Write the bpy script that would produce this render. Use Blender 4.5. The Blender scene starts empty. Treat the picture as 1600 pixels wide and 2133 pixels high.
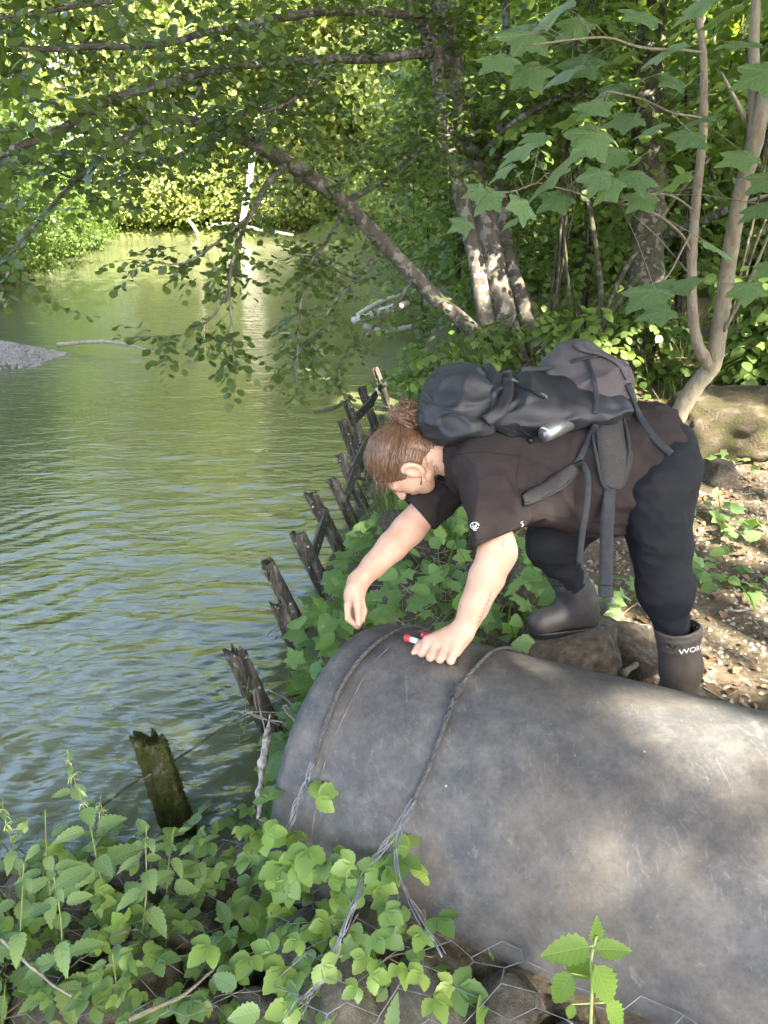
import bpy, math, random
import numpy as np
from mathutils import Vector, Matrix, Euler, noise as mnoise
from mathutils.bvhtree import BVHTree

# ------------------------------------------------------------------ camera, sky, sun, exposure
scene = bpy.context.scene
COL = scene.collection
PITCH = math.radians(23.2)
CAM_Z = 1.70
FPX = 1603.0                                    # focal length in photograph pixels (1600 x 2133)
cam_data = bpy.data.cameras.new('camera')
cam_data.sensor_fit = 'VERTICAL'
cam_data.sensor_height = 36.0
cam_data.lens = 36.0 * FPX / 2133.0
cam_data.clip_start = 0.05
cam_data.clip_end = 600
camera = bpy.data.objects.new('camera', cam_data)
camera.location = (0, 0, CAM_Z)
camera.rotation_euler = (math.pi / 2 - PITCH, 0, 0)
COL.objects.link(camera)
scene.camera = camera

SUN_EL = math.radians(47)
SUN_AZ = math.radians(146)                      # clockwise from +Y (ahead): behind the camera, to the right
SUNV = Vector((math.sin(SUN_AZ) * math.cos(SUN_EL), math.cos(SUN_AZ) * math.cos(SUN_EL), math.sin(SUN_EL)))
world = bpy.data.worlds.new('World')
scene.world = world
world.use_nodes = True
_wn = world.node_tree
_sky = _wn.nodes.new('ShaderNodeTexSky')
_sky.sky_type = 'NISHITA'
_sky.sun_disc = False
_sky.sun_elevation = SUN_EL
_sky.sun_rotation = SUN_AZ
_sky.air_density = 1.0
_sky.dust_density = 4.0
_sky.ozone_density = 0.6
_bg = _wn.nodes['Background']
_wn.links.new(_sky.outputs[0], _bg.inputs[0])
_bg.inputs[1].default_value = 0.15
sun_data = bpy.data.lights.new('sun', 'SUN')
sun_data.energy = 5.0
sun_data.angle = math.radians(0.53)
sun_data.color = (1.0, 0.89, 0.72)
sun = bpy.data.objects.new('sun', sun_data)
sun.rotation_euler = (-SUNV).to_track_quat('-Z', 'Y').to_euler()
COL.objects.link(sun)
scene.view_settings.view_transform = 'Standard'
scene.view_settings.look = 'None'
scene.view_settings.exposure = 3.3
scene.view_settings.gamma = 1.0
scene.view_settings.use_curve_mapping = False
scene.cycles.max_bounces = 5
scene.cycles.diffuse_bounces = 2
scene.cycles.glossy_bounces = 2
scene.cycles.transmission_bounces = 4
scene.cycles.transparent_max_bounces = 4
scene.cycles.caustics_reflective = False
scene.cycles.caustics_refractive = False
scene.cycles.sample_clamp_indirect = 6.0
scene.cycles.use_denoising = True
scene.cycles.use_adaptive_sampling = True
scene.cycles.adaptive_threshold = 0.03

RNG = np.random.default_rng(11)
random.seed(7)
_FW = Vector((0, math.cos(PITCH), -math.sin(PITCH)))
_UP = Vector((0, math.sin(PITCH), math.cos(PITCH)))
_RT = Vector((1, 0, 0))
CAM = Vector((0, 0, CAM_Z))


def ray(px, py):
    return _FW + _RT * ((px - 800) / FPX) + _UP * ((1066.5 - py) / FPX)


def P(px, py, zc):
    """point of the place seen at that pixel of the photograph, zc metres deep"""
    return CAM + ray(px, py) * zc


def PZ(px, py, z):
    """point at height z seen at that pixel"""
    r = ray(px, py)
    return CAM + r * ((z - CAM_Z) / r.z)


# ------------------------------------------------------------------ object helpers
def link(o, parent=None, label=None, cat=None, group=None, kind=None):
    COL.objects.link(o)
    if parent is not None:
        o.parent = parent
    if label:
        o['label'] = label
    if cat:
        o['category'] = cat
    if group:
        o['group'] = group
    if kind:
        o['kind'] = kind
    return o


def empty(name, loc=(0, 0, 0), label=None, cat=None, group=None, rz=0.0):
    o = bpy.data.objects.new(name, None)
    o.empty_display_size = 0.1
    o.location = loc
    o.rotation_euler = (0, 0, rz)
    return link(o, None, label, cat, group)


def mesh(name, V, F, mat=None, smooth=True, tint=None):
    """V (n,3); F an (m,3) or (m,4) array, or a list of lists"""
    me = bpy.data.meshes.new(name)
    V = np.asarray(V, dtype=np.float32)
    if isinstance(F, np.ndarray):
        m, k = F.shape
        me.vertices.add(len(V))
        me.vertices.foreach_set('co', V.ravel())
        me.loops.add(m * k)
        me.loops.foreach_set('vertex_index', F.astype(np.int32).ravel())
        me.polygons.add(m)
        me.polygons.foreach_set('loop_start', np.arange(0, m * k, k, dtype=np.int32))
        me.polygons.foreach_set('loop_total', np.full(m, k, dtype=np.int32))
        me.update(calc_edges=True)
    else:
        me.from_pydata([tuple(map(float, v)) for v in V], [], [list(map(int, f)) for f in F])
        me.update()
    if smooth:
        me.polygons.foreach_set('use_smooth', np.ones(len(me.polygons), dtype=bool))
    if tint is not None:
        a = me.attributes.new('tint', 'FLOAT', 'FACE')
        a.data.foreach_set('value', np.asarray(tint, dtype=np.float32))
    if mat is not None:
        for q in (mat if isinstance(mat, (list, tuple)) else [mat]):
            me.materials.append(q)
    return me


def obj(name, me, parent=None, label=None, cat=None, group=None, kind=None, loc=None, rot=None, scale=None):
    o = bpy.data.objects.new(name, me)
    if loc is not None:
        o.location = loc
    if rot is not None:
        o.rotation_euler = rot
    if scale is not None:
        o.scale = (scale,) * 3 if isinstance(scale, (int, float)) else scale
    return link(o, parent, label, cat, group, kind)


class MB:
    """collects pieces of one mesh"""
    def __init__(self):
        self.v, self.f, self.n = [], [], 0

    def add(self, V, F):
        V = np.asarray(V, dtype=float)
        self.v.append(V)
        self.f.extend([[int(i) + self.n for i in f] for f in F])
        self.n += len(V)

    def tube(self, pts, r, sides=6, cap=True, flat=1.0):
        V, F = tube(pts, r, sides, cap, flat)
        self.add(V, F)

    def box(self, c, s, rot=None):
        v = np.array([(x, y, z) for x in (-.5, .5) for y in (-.5, .5) for z in (-.5, .5)]) * np.array(s)
        if rot is not None:
            v = v @ np.array(rot).T
        self.add(v + np.array(c), [(0, 1, 3, 2), (4, 6, 7, 5), (0, 4, 5, 1), (2, 3, 7, 6), (0, 2, 6, 4), (1, 5, 7, 3)])

    def mesh(self, name, mat=None, smooth=True):
        return mesh(name, np.vstack(self.v), self.f, mat, smooth)


def frames(pts):
    """tangents and two normals along a polyline, without twist"""
    P_ = np.asarray(pts, dtype=float)
    T = np.gradient(P_, axis=0)
    T /= np.linalg.norm(T, axis=1)[:, None] + 1e-12
    a = np.array([0, 0, 1.0]) if abs(T[0][2]) < .9 else np.array([1.0, 0, 0])
    N = []
    for t in T:
        a = a - t * (a @ t)
        a /= np.linalg.norm(a) + 1e-12
        N.append(a.copy())
    N = np.array(N)
    return P_, T, N, np.cross(T, N)


def tube(pts, r, sides=6, cap=True, flat=1.0):
    P_, T, N, B = frames(pts)
    n = len(P_)
    r = np.broadcast_to(np.asarray(r, dtype=float), (n,))
    a = np.linspace(0, 2 * np.pi, sides, endpoint=False)
    V = (P_[:, None, :] + (N[:, None, :] * np.cos(a)[None, :, None] + B[:, None, :] * (flat * np.sin(a))[None, :, None]) * r[:, None, None]).reshape(-1, 3)
    F = []
    for i in range(n - 1):
        for j in range(sides):
            k = (j + 1) % sides
            F.append((i * sides + j, i * sides + k, (i + 1) * sides + k, (i + 1) * sides + j))
    if cap:
        F.append(tuple(range(sides - 1, -1, -1)))
        F.append(tuple((n - 1) * sides + j for j in range(sides)))
    return V, F


def smooth_path(pts, n):
    """Catmull-Rom through the given points; extra columns (radius) ride along"""
    Q = np.asarray(pts, dtype=float)
    Q = np.vstack([2 * Q[0] - Q[1], Q, 2 * Q[-1] - Q[-2]])
    m = len(Q) - 3
    out = []
    for s in np.linspace(0, m - 1e-9, n):
        i = int(s)
        t = s - i
        a, b, c, d = Q[i:i + 4]
        out.append(.5 * (2 * b + (c - a) * t + (2 * a - 5 * b + 4 * c - d) * t * t + (3 * b - a - 3 * c + d) * t ** 3))
    return np.array(out)


def wobble(pts, amp, freq, seed=0):
    o = []
    for p in pts:
        v = Vector(p[:3]) * freq + Vector((seed * 7.3, seed * 3.1, 0))
        d = mnoise.noise_vector(v)
        o.append(Vector(p[:3]) + d * amp)
    return np.array([tuple(q) for q in o])


# ------------------------------------------------------------------ materials
def nodes(name):
    m = bpy.data.materials.new(name)
    m.use_nodes = True
    nt = m.node_tree
    b = nt.nodes['Principled BSDF']
    return m, nt, b


def N_(nt, typ, **kw):
    n = nt.nodes.new(typ)
    for k, v in kw.items():
        if k in ('inp',):
            for kk, vv in v.items():
                n.inputs[kk].default_value = vv
        else:
            setattr(n, k, v)
    return n


def ramp(nt, src, stops):
    r = nt.nodes.new('ShaderNodeValToRGB')
    e = r.color_ramp.elements
    while len(e) > 1:
        e.remove(e[-1])
    e[0].position = stops[0][0]
    e[0].color = tuple(stops[0][1]) + (1,)
    for p, c in stops[1:]:
        q = e.new(p)
        q.color = tuple(c) + (1,)
    nt.links.new(src, r.inputs[0])
    return r.outputs[0]


def noise_tex(nt, scale, detail=4, rough=.55, coord='Object', dist=0.0, stretch=None):
    tc = nt.nodes.new('ShaderNodeTexCoord')
    n = nt.nodes.new('ShaderNodeTexNoise')
    n.inputs['Scale'].default_value = scale
    n.inputs['Detail'].default_value = detail
    n.inputs['Roughness'].default_value = rough
    n.inputs['Distortion'].default_value = dist
    src = tc.outputs[coord]
    if stretch:
        mp = nt.nodes.new('ShaderNodeMapping')
        mp.inputs['Scale'].default_value = stretch
        nt.links.new(src, mp.inputs[0])
        src = mp.outputs[0]
    nt.links.new(src, n.inputs['Vector'])
    return n.outputs['Fac']


def mix(nt, fac, a, b, mode='MIX'):
    m = nt.nodes.new('ShaderNodeMix')
    m.data_type = 'RGBA'
    m.blend_type = mode
    for s, k in ((fac, 0), (a, 6), (b, 7)):
        if isinstance(s, (int, float)):
            m.inputs[k].default_value = s
        elif isinstance(s, (tuple, list)):
            m.inputs[k].default_value = tuple(s) + (1,)
        else:
            nt.links.new(s, m.inputs[k])
    return m.outputs[2]


def bump(nt, b, src, strength=.3, dist=.01):
    n = nt.nodes.new('ShaderNodeBump')
    n.inputs['Strength'].default_value = strength
    n.inputs['Distance'].default_value = dist
    nt.links.new(src, n.inputs['Height'])
    nt.links.new(n.outputs[0], b.inputs['Normal'])
    return n


def mat_mottled(name, stops, scale=6, rough=.85, bump_s=.4, bump_scale=None, detail=6, stretch=None, bump_d=.01, spec=.3):
    m, nt, b = nodes(name)
    f = noise_tex(nt, scale, detail, .6, stretch=stretch)
    nt.links.new(ramp(nt, f, stops), b.inputs['Base Color'])
    b.inputs['Roughness'].default_value = rough
    b.inputs['Specular IOR Level'].default_value = spec
    if bump_s:
        bump(nt, b, noise_tex(nt, bump_scale or scale * 5, 6, .65, stretch=stretch), bump_s, bump_d)
    return m


def mat_leaf(name, dark, light, trans=.45, yellow=None, gloss=.4, per_object=False, tcol=None, veins=None):
    """leaf: a little gloss above, light shining through"""
    m, nt, b = nodes(name)
    if per_object:
        oi = nt.nodes.new('ShaderNodeObjectInfo')
        fac = oi.outputs['Random']
    else:
        at = nt.nodes.new('ShaderNodeAttribute')
        at.attribute_name = 'tint'
        fac = at.outputs['Fac']
    stops = [(0, dark), (.85, light)]
    if yellow:
        stops.append((1.0, yellow))
    col = ramp(nt, fac, stops)
    nz = noise_tex(nt, 25, 2)
    col2 = mix(nt, .35, col, ramp(nt, nz, [(.3, tuple(c * .7 for c in light)), (.7, tuple(min(1, c * 1.2) for c in light))]))
    col = mix(nt, .5, col, col2)
    if per_object:                               # blemishes and veins, in the leaf's own frame
        sp = noise_tex(nt, 7, 5, .7)
        col = mix(nt, ramp(nt, sp, [(.66, (0, 0, 0)), (.72, (.8, .8, .8))]), col, (.16, .11, .04))
    if veins:
        tc = nt.nodes.new('ShaderNodeTexCoord')
        sx = nt.nodes.new('ShaderNodeSeparateXYZ')
        nt.links.new(tc.outputs['Object'], sx.inputs[0])

        def mth(op, a, b=None, c=None):
            q = nt.nodes.new('ShaderNodeMath')
            q.operation = op
            for i, s in enumerate((a, b, c)):
                if s is None:
                    continue
                if isinstance(s, (int, float)):
                    q.inputs[i].default_value = s
                else:
                    nt.links.new(s, q.inputs[i])
            return q.outputs[0]
        X, Y = sx.outputs[0], sx.outputs[1]
        ax = mth('ABSOLUTE', X)
        if veins == 'pinnate':
            u = mth('FRACT', mth('MULTIPLY', mth('SUBTRACT', Y, mth('MULTIPLY', ax, .75)), 8.0))
            side = mth('MULTIPLY', mth('ABSOLUTE', mth('SUBTRACT', u, .5)), .125)
            v = mth('MINIMUM', side, mth('MULTIPLY', ax, .8))
        else:
            ang = mth('ARCTAN2', X, Y)
            k = math.radians(56)
            m_ = mth('SUBTRACT', mth('MULTIPLY', mth('FRACT', mth('ADD', mth('DIVIDE', ang, k), 10.5)), k), k / 2)
            rr = mth('SQRT', mth('ADD', mth('MULTIPLY', X, X), mth('MULTIPLY', Y, Y)))
            v1 = mth('MULTIPLY', mth('ABSOLUTE', m_), rr)
            u = mth('FRACT', mth('MULTIPLY', mth('SUBTRACT', rr, mth('MULTIPLY', v1, 1.1)), 8.0))
            v = mth('MINIMUM', mth('MULTIPLY', v1, .8), mth('MULTIPLY', mth('ABSOLUTE', mth('SUBTRACT', u, .5)), .13))
        line = ramp(nt, v, [(.003, (1, 1, 1)), (.013, (0, 0, 0))])
        col = mix(nt, line, col, mix(nt, .25, col, (.30, .38, .16)))
        bp = nt.nodes.new('ShaderNodeBump')
        bp.inputs['Strength'].default_value = .5
        bp.inputs['Distance'].default_value = .004
        bp.invert = True
        nt.links.new(line, bp.inputs['Height'])
        nt.links.new(bp.outputs[0], b.inputs['Normal'])
    nt.links.new(col, b.inputs['Base Color'])
    b.inputs['Roughness'].default_value = .42
    b.inputs['Specular IOR Level'].default_value = gloss
    t = nt.nodes.new('ShaderNodeBsdfTranslucent')
    nt.links.new(mix(nt, 1.0, col, tcol or (2.1, 1.9, .55), 'MULTIPLY'), t.inputs['Color'])
    ms = nt.nodes.new('ShaderNodeMixShader')
    ms.inputs[0].default_value = trans
    nt.links.new(b.outputs[0], ms.inputs[1])
    nt.links.new(t.outputs[0], ms.inputs[2])
    nt.links.new(ms.outputs[0], nt.nodes['Material Output'].inputs['Surface'])
    return m


# ------------------------------------------------------------------ leaf shapes (stalk at origin, tip along +Y, upper side +Z)
def leaf_ovate(n=5, width=.62, serr=0.0, tip=1.0, fold=.18, droop=.15, pos=.42):
    ys = np.linspace(0, 1, n + 1)
    V, F = [], []
    for i, y in enumerate(ys):
        w = width * .5 * (math.sin(math.pi * y ** (math.log(.5) / math.log(pos))) ** .8 if 0 < y < 1 else 0)
        if serr and 0 < i < n:
            w *= 1 + serr * (1 if i % 2 else -1)
        z0 = -droop * y * y
        V += [(-w, y, z0 + fold * w), (0, y, z0), (w, y, z0 + fold * w)]
    for i in range(n):
        a = 3 * i
        F += [(a, a + 1, a + 4, a + 3), (a + 1, a + 2, a + 5, a + 4)]
    V = np.array(V)
    F = [f for f in F]
    # weld the pointed ends
    F = [tuple(dict.fromkeys([{0: 1, 2: 1, 3 * n: 3 * n + 1, 3 * n + 2: 3 * n + 1}.get(k, k) for k in f])) for f in F]
    keep = sorted({k for f in F for k in f})
    mp = {k: i for i, k in enumerate(keep)}
    return V[keep], [tuple(mp[k] for k in f) for f in F]


def leaf_lobed(lobes, n_per=6, teeth=.06, cup=.12, seed=0):
    """palmate leaf: lobes = [(angle from +Y in degrees, length)], fan from a point above the stalk"""
    rn = random.Random(seed)
    ang, rad = [], []
    L = sorted(lobes)
    full = [(-180, .10)] + L + [(180, .10)]
    for k in range(len(full) - 1):
        (a0, r0), (a1, r1) = full[k], full[k + 1]
        for i in range(n_per):
            t = i / n_per
            a = a0 + (a1 - a0) * t
            dip = 1 - .32 * math.sin(math.pi * t) ** .7 if 0 < k < len(full) - 2 else 1 - .15 * math.sin(math.pi * t)
            r = (r0 * (1 - t) + r1 * t) * dip
            if 0 < i:
                r *= 1 + teeth * (1 if i % 2 else -1) * (.7 + .6 * rn.random())
            ang.append(math.radians(a))
            rad.append(r)
    V = [(0, 0, 0)]
    for a, r in zip(ang, rad):
        z = -cup * r * r + .05 * r * math.cos(5 * a) - .02 * rn.random()
        V.append((r * math.sin(a), r * math.cos(a), z))
    n = len(ang)
    F = [(0, 1 + (i + 1) % n, 1 + i) for i in range(n)]
    return np.array(V), F


def tri_leaf(lf, spread=55, scale_side=.85, gap=.12):
    """three leaflets on a short stalk, one mesh"""
    V, F = lf
    outV, outF = [], []
    for a, s, o in ((0, 1, gap), (spread, scale_side, 0), (-spread, scale_side, 0)):
        c, d = math.cos(math.radians(a)), math.sin(math.radians(a))
        W = V * s
        W = np.c_[W[:, 0] * c + W[:, 1] * d, -W[:, 0] * d + W[:, 1] * c + o, W[:, 2] - .0]
        outF += [tuple(k + sum(len(q) for q in outV) for k in f) for f in F]
        outV.append(W)
    return np.vstack(outV), outF


def rot_from(yaxis, zhint):
    """rotation matrices (n,3,3) with local Y along yaxis and local Z near zhint"""
    y = yaxis / (np.linalg.norm(yaxis, axis=1)[:, None] + 1e-9)
    x = np.cross(y, zhint)
    x /= np.linalg.norm(x, axis=1)[:, None] + 1e-9
    z = np.cross(x, y)
    return np.stack([x, y, z], axis=2)


def leaf_cloud(name, pos, ydir, zhint, size, template, mat, tint=None):
    """one mesh of many leaves"""
    V, F = template
    n, k = len(pos), len(V)
    R = rot_from(ydir, zhint)
    W = np.einsum('nij,kj->nki', R, V) * np.asarray(size)[:, None, None] + pos[:, None, :]
    tri = []
    for f in F:
        for i in range(1, len(f) - 1):
            tri.append((f[0], f[i], f[i + 1]))
    tri = np.array(tri)
    FF = (tri[None] + (np.arange(n) * k)[:, None, None]).reshape(-1, 3)
    if tint is None:
        tint = RNG.random(n)
    return mesh(name, W.reshape(-1, 3), FF, mat, True, np.repeat(tint, len(tri)))


QUAD_LEAF = (np.array([(0, 0, 0), (.36, .5, .05), (0, 1, -.06), (-.36, .5, .05)]), [(0, 1, 2, 3)])
ROUND_LEAF = leaf_ovate(4, .92, 0, fold=.12, droop=.12, pos=.55)
HAZEL_LEAF = leaf_ovate(5, .85, 0, fold=.15, droop=.2, pos=.5)


def random_dirs(n, zbias=0.0):
    d = RNG.normal(size=(n, 3))
    d[:, 2] += zbias
    return d / np.linalg.norm(d, axis=1)[:, None]
# ------------------------------------------------------------------ terrain, river
WATER_Z = -0.75
_BY = [-8, 1.0, 2.2, 2.6, 3.0, 4.0, 5.0, 6.0, 8.0, 9.5, 13, 17, 25, 33, 40, 60]
_BX = [-.3, -.3, -.35, -.42, -.45, -.42, -.27, -.12, .02, .2, .7, 1.3, 1.0, -1.5, -4, -6]
_LY = [-8, 6, 10, 11, 12, 13.5, 15, 18, 25, 39, 60]
_LX = [-16, -14, -9, -5.1, -5.0, -8.0, -8.4, -9.2, -11, -14.5, -18]


def fbm(x, y, seed=0):
    return (np.sin(x * 1.7 + y * 2.3 + seed) * np.sin(y * 1.9 - x * 1.1 + 2 * seed) + .5 * np.sin(x * 4.1 - y * 3.7 + 3 * seed) * np.sin(x * 2.9 + y * 5.3 + seed)
            + .3 * np.sin(x * 9.7 + y * 8.1 + seed) * np.sin(y * 11.3 - x * 7.7) + .2 * np.sin(x * 19 + 1.3 * seed) * np.sin(y * 21 + seed))


def ground_h(x, y):
    x = np.asarray(x, dtype=float)
    y = np.asarray(y, dtype=float)
    nz = fbm(x, y, .7)
    er = x - np.interp(y, _BY, _BX) + .05 * fbm(x * 1.3, y * 1.3, 2)
    zr = np.interp(er, [-2, -.3, 0, .12, .5, .95, 1.3, 2.5, 6, 12, 40], [-1.7, -1.35, -.78, -.62, -.30, -.04, .0, .02, .35, .9, 1.6])
    ef = 2.12 - .05 * (x + 1) - y + .05 * fbm(x * 2, y * 2, 4)
    zf = np.interp(ef, [-1.5, -.2, 0, .1, .4, 1.0, 1.8, 3], [-1.7, -1.3, -.78, -.60, -.55, -.42, -.2, -.05])
    ps = (x - .3048) * -.8569 + (y - 1.8892) * .5154                       # stones heaped against the pipe
    pw = (x - .3048) * -.5154 + (y - 1.8892) * -.8569
    zf = zf + .40 * np.clip((1.0 - pw) / .5, 0, 1) * np.clip((.42 - ps) / .3, 0, 1) * (ef > .05)
    el = np.interp(y, _LY, _LX) - x + .1 * fbm(x * .5, y * .5, 1)
    gravel = np.exp(-((y - 11.5) / 1.6) ** 2)
    zl = np.interp(el, [-3, -.6, 0, .8, 2, 6, 20], [-1.9, -1.1, -.77, -.35, .3, 1.2, 2.5])
    zlg = np.interp(el, [-3, -.8, 0, .8, 2, 6, 20], [-1.7, -.95, -.76, -.64, -.6, -.3, .3])
    zl = zl * (1 - gravel) + zlg * gravel
    efar = y - 41 - .1 * x + .3 * fbm(x * .3, y * .3, 5)
    zfar = np.interp(efar, [-3, -.6, 0, .8, 3, 10, 60], [-1.9, -1.1, -.77, -.3, .6, 2.0, 6])
    z = np.maximum(np.maximum(zr, zf), np.maximum(zl, zfar))
    return z + np.where(z > WATER_Z + .03, .022 * nz, 0)


def gz(x, y):
    return float(ground_h(x, y))


xs = np.concatenate([np.linspace(-150, -20, 14)[:-1], np.linspace(-20, -3, 35)[:-1], np.linspace(-3, 4.5, 121)[:-1], np.linspace(4.5, 20, 32)[:-1], np.linspace(20, 150, 14)])
ys = np.concatenate([np.linspace(-60, -3, 12)[:-1], np.linspace(-3, .6, 16)[:-1], np.linspace(.6, 9, 141)[:-1], np.linspace(9, 46, 75)[:-1], np.linspace(46, 220, 20)])
GX, GY = np.meshgrid(xs, ys)
GZ = ground_h(GX, GY)


def grid_faces(ny, nx):
    i = np.arange(ny * nx).reshape(ny, nx)
    return np.stack([i[:-1, :-1], i[:-1, 1:], i[1:, 1:], i[1:, :-1]], axis=-1).reshape(-1, 4)


def N_lin(nt, src, k, c):
    q = nt.nodes.new('ShaderNodeMath')
    q.operation = 'MULTIPLY_ADD'
    q.inputs[1].default_value = k
    q.inputs[2].default_value = c
    nt.links.new(src, q.inputs[0])
    return q.outputs[0]


def soil_material():
    m, nt, b = nodes('forest_soil')
    a = noise_tex(nt, 3, 6, .65)
    c = noise_tex(nt, 38, 8, .7)
    col = mix(nt, c, ramp(nt, a, [(.3, (.06, .05, .032)), (.6, (.11, .09, .06)), (.8, (.07, .085, .035))]), ramp(nt, c, [(.35, (.05, .04, .025)), (.62, (.2, .165, .12))]))
    tc = nt.nodes.new('ShaderNodeTexCoord')          # overgrown beyond the river and left of it
    sx = nt.nodes.new('ShaderNodeSeparateXYZ')
    nt.links.new(tc.outputs['Object'], sx.inputs[0])
    far_ = ramp(nt, N_lin(nt, sx.outputs[1], .05, -.8), [(.3, (0, 0, 0)), (.6, (1, 1, 1))])
    col = mix(nt, far_, col, ramp(nt, c, [(.3, (.035, .05, .014)), (.7, (.085, .11, .03))]))
    nt.links.new(col, b.inputs['Base Color'])
    b.inputs['Roughness'].default_value = .95
    b.inputs['Specular IOR Level'].default_value = .15
    bump(nt, b, noise_tex(nt, 60, 8, .75), .8, .02)
    return m


M_soil = soil_material()
obj('ground', mesh('ground', np.c_[GX.ravel(), GY.ravel(), GZ.ravel()], grid_faces(len(ys), len(xs)), M_soil), kind='structure',
    label='brown earth bank and forest floor along the river')

# water: murky, glossy, with fine ripples and rings spreading from the outfall
def water_material():
    m, nt, b = nodes('river_water')
    f = noise_tex(nt, .35, 3)
    nt.links.new(ramp(nt, f, [(.35, (.085, .096, .046)), (.65, (.112, .122, .064))]), b.inputs['Base Color'])
    b.inputs['Roughness'].default_value = .03
    b.inputs['IOR'].default_value = 1.6
    b.inputs['Specular IOR Level'].default_value = .6
    tc = nt.nodes.new('ShaderNodeTexCoord')
    ln = nt.links.new
    nn = []
    for sc, st, dt in ((1.0, (1.0, 2.6, 1), 2), (3.2, (1.0, 2.4, 1), 3)):
        mp = N_(nt, 'ShaderNodeMapping', inp={'Scale': st, 'Rotation': (0, 0, -.25)})
        ln(tc.outputs['Object'], mp.inputs[0])
        n = N_(nt, 'ShaderNodeTexNoise', inp={'Scale': sc * 2.2, 'Detail': float(dt), 'Distortion': .6})
        ln(mp.outputs[0], n.inputs['Vector'])
        nn.append(n.outputs['Fac'])
    s = N_(nt, 'ShaderNodeMath', operation='MULTIPLY', inp={1: .45})
    ln(nn[1], s.inputs[0])
    ad = N_(nt, 'ShaderNodeMath', operation='ADD')
    ln(nn[0], ad.inputs[0])
    ln(s.outputs[0], ad.inputs[1])
    bp = bump(nt, b, ad.outputs[0], .30, .05)
    return m


M_water = water_material()
# the water sheet carries real wavelets near the outfall, flatter further off
wx = np.concatenate([np.linspace(-60, -8, 20)[:-1], np.linspace(-8, -4, 60)[:-1], np.linspace(-4, 1.2, 250)[:-1], np.linspace(1.2, 8, 20)])
wy = np.concatenate([np.linspace(-30, 1.4, 8)[:-1], np.linspace(1.4, 7, 270)[:-1], np.linspace(7, 14, 170)[:-1], np.linspace(14, 50, 50)])
WX, WY = np.meshgrid(wx, wy)


def waves(x, y):
    r = np.hypot(x + .45, y - 2.35)
    msk = .5 + .5 * np.sin(x * 1.9 - y * 1.1 + 1.6 * np.sin(y * .8 + x * .5)) * np.sin(x * .7 + y * 1.7 + 1.2 * np.sin(x * 1.3))
    wob = .6 * np.sin(x * 1.3 + 1 + .8 * np.sin(y * 1.9)) + .5 * np.sin(y * 1.1 + x * .7) + .22 * np.sin(x * 4.3 - y * 2.9) + .15 * np.sin(x * 7.1 + y * 5.3)
    ring = np.sin((r + .22 * wob) * 2 * np.pi / .23) * .0078 * np.exp(-r / 3.2) * (.12 + .88 * msk ** 2)
    ring2 = np.sin((r * 1.0 - .3 * wob) * 2 * np.pi / .131 + 1.3) * .0030 * np.exp(-r / 2.8) * (1 - .8 * msk)
    drift = (.0035 * np.sin(y * 8.2 + 1.6 * np.sin(x * 1.7 + y * .6) + x * 1.2) * np.sin(x * 1.1 + y * .37 + 1) + .0022 * np.sin(y * 14.3 - x * 2.8 + 1.7 * np.sin(x * 3.3 + y)) * np.sin(y * 1.4 + x * .8))
    choppy = .0016 * np.sin(x * 17 + y * 9 + 2 * np.sin(y * 3)) * np.sin(y * 26 - x * 6 + 1.5 * np.sin(x * 5)) * np.exp(-r / 4.0)
    fade = np.clip(1.4 - r / 9, 0, 1)
    return ring + ring2 + (drift + choppy) * fade


WZ = WATER_Z + waves(WX, WY)
obj('water', mesh('water', np.c_[WX.ravel(), WY.ravel(), WZ.ravel()], grid_faces(len(wy), len(wx)), M_water), kind='structure',
    label='murky green river water with ripples')

# gravel bar pebbles at the far left shore
def rock_mesh(name, seed, mat, sub=2, rough=.25, flat=.75):
    import bmesh
    bm = bmesh.new()
    bmesh.ops.create_icosphere(bm, subdivisions=sub, radius=1)
    rn = random.Random(seed)
    pl = [(Vector((rn.gauss(0, 1), rn.gauss(0, 1), rn.gauss(0, 1))).normalized(), rn.uniform(.62, .88)) for _ in range(9)]
    for v in bm.verts:
        for n, d in pl:                          # chipped faces
            k = v.co.dot(n) - d
            if k > 0:
                v.co -= n * k * .85
        v.co *= 1 + rough * .5 * mnoise.noise(v.co * 1.6 + Vector((seed, 0, 0))) + rough * .22 * mnoise.noise(v.co * 4.5 + Vector((0, seed, 0)))
        v.co.z *= flat
    me = bpy.data.meshes.new(name)
    bm.to_mesh(me)
    bm.free()
    me.polygons.foreach_set('use_smooth', np.ones(len(me.polygons), dtype=bool))
    me.materials.append(mat)
    return me


M_pebble = mat_mottled('river_pebbles', [(.3, (.15, .135, .11)), (.7, (.30, .275, .235))], 9, .8, .3)
n = 6000
px_ = -4.9 - 3.6 * RNG.random(n) ** 1.0
py_ = 11.5 + RNG.normal(0, .55, n)
pz_ = ground_h(px_, py_)
k = pz_ > WATER_Z - .03
px_, py_, pz_ = px_[k], py_[k], pz_[k]
PEB = (np.array([(0, 0, .55), (.5, .1, 0), (.1, .45, .05), (-.5, .05, 0), (-.05, -.45, .05), (.35, -.3, .15), (-.3, .3, .2)]), [(0, 1, 2), (0, 2, 6), (0, 6, 3), (0, 3, 4), (0, 4, 5), (0, 5, 1)])
obj('gravel', leaf_cloud('gravel', np.c_[px_, py_, pz_], random_dirs(len(px_)) * (1, 1, .1), np.tile((0, 0, 1.), (len(px_), 1)), RNG.uniform(.03, .08, len(px_)), PEB, M_pebble),
    kind='stuff', label='grey gravel bar at the water on the left')

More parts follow.
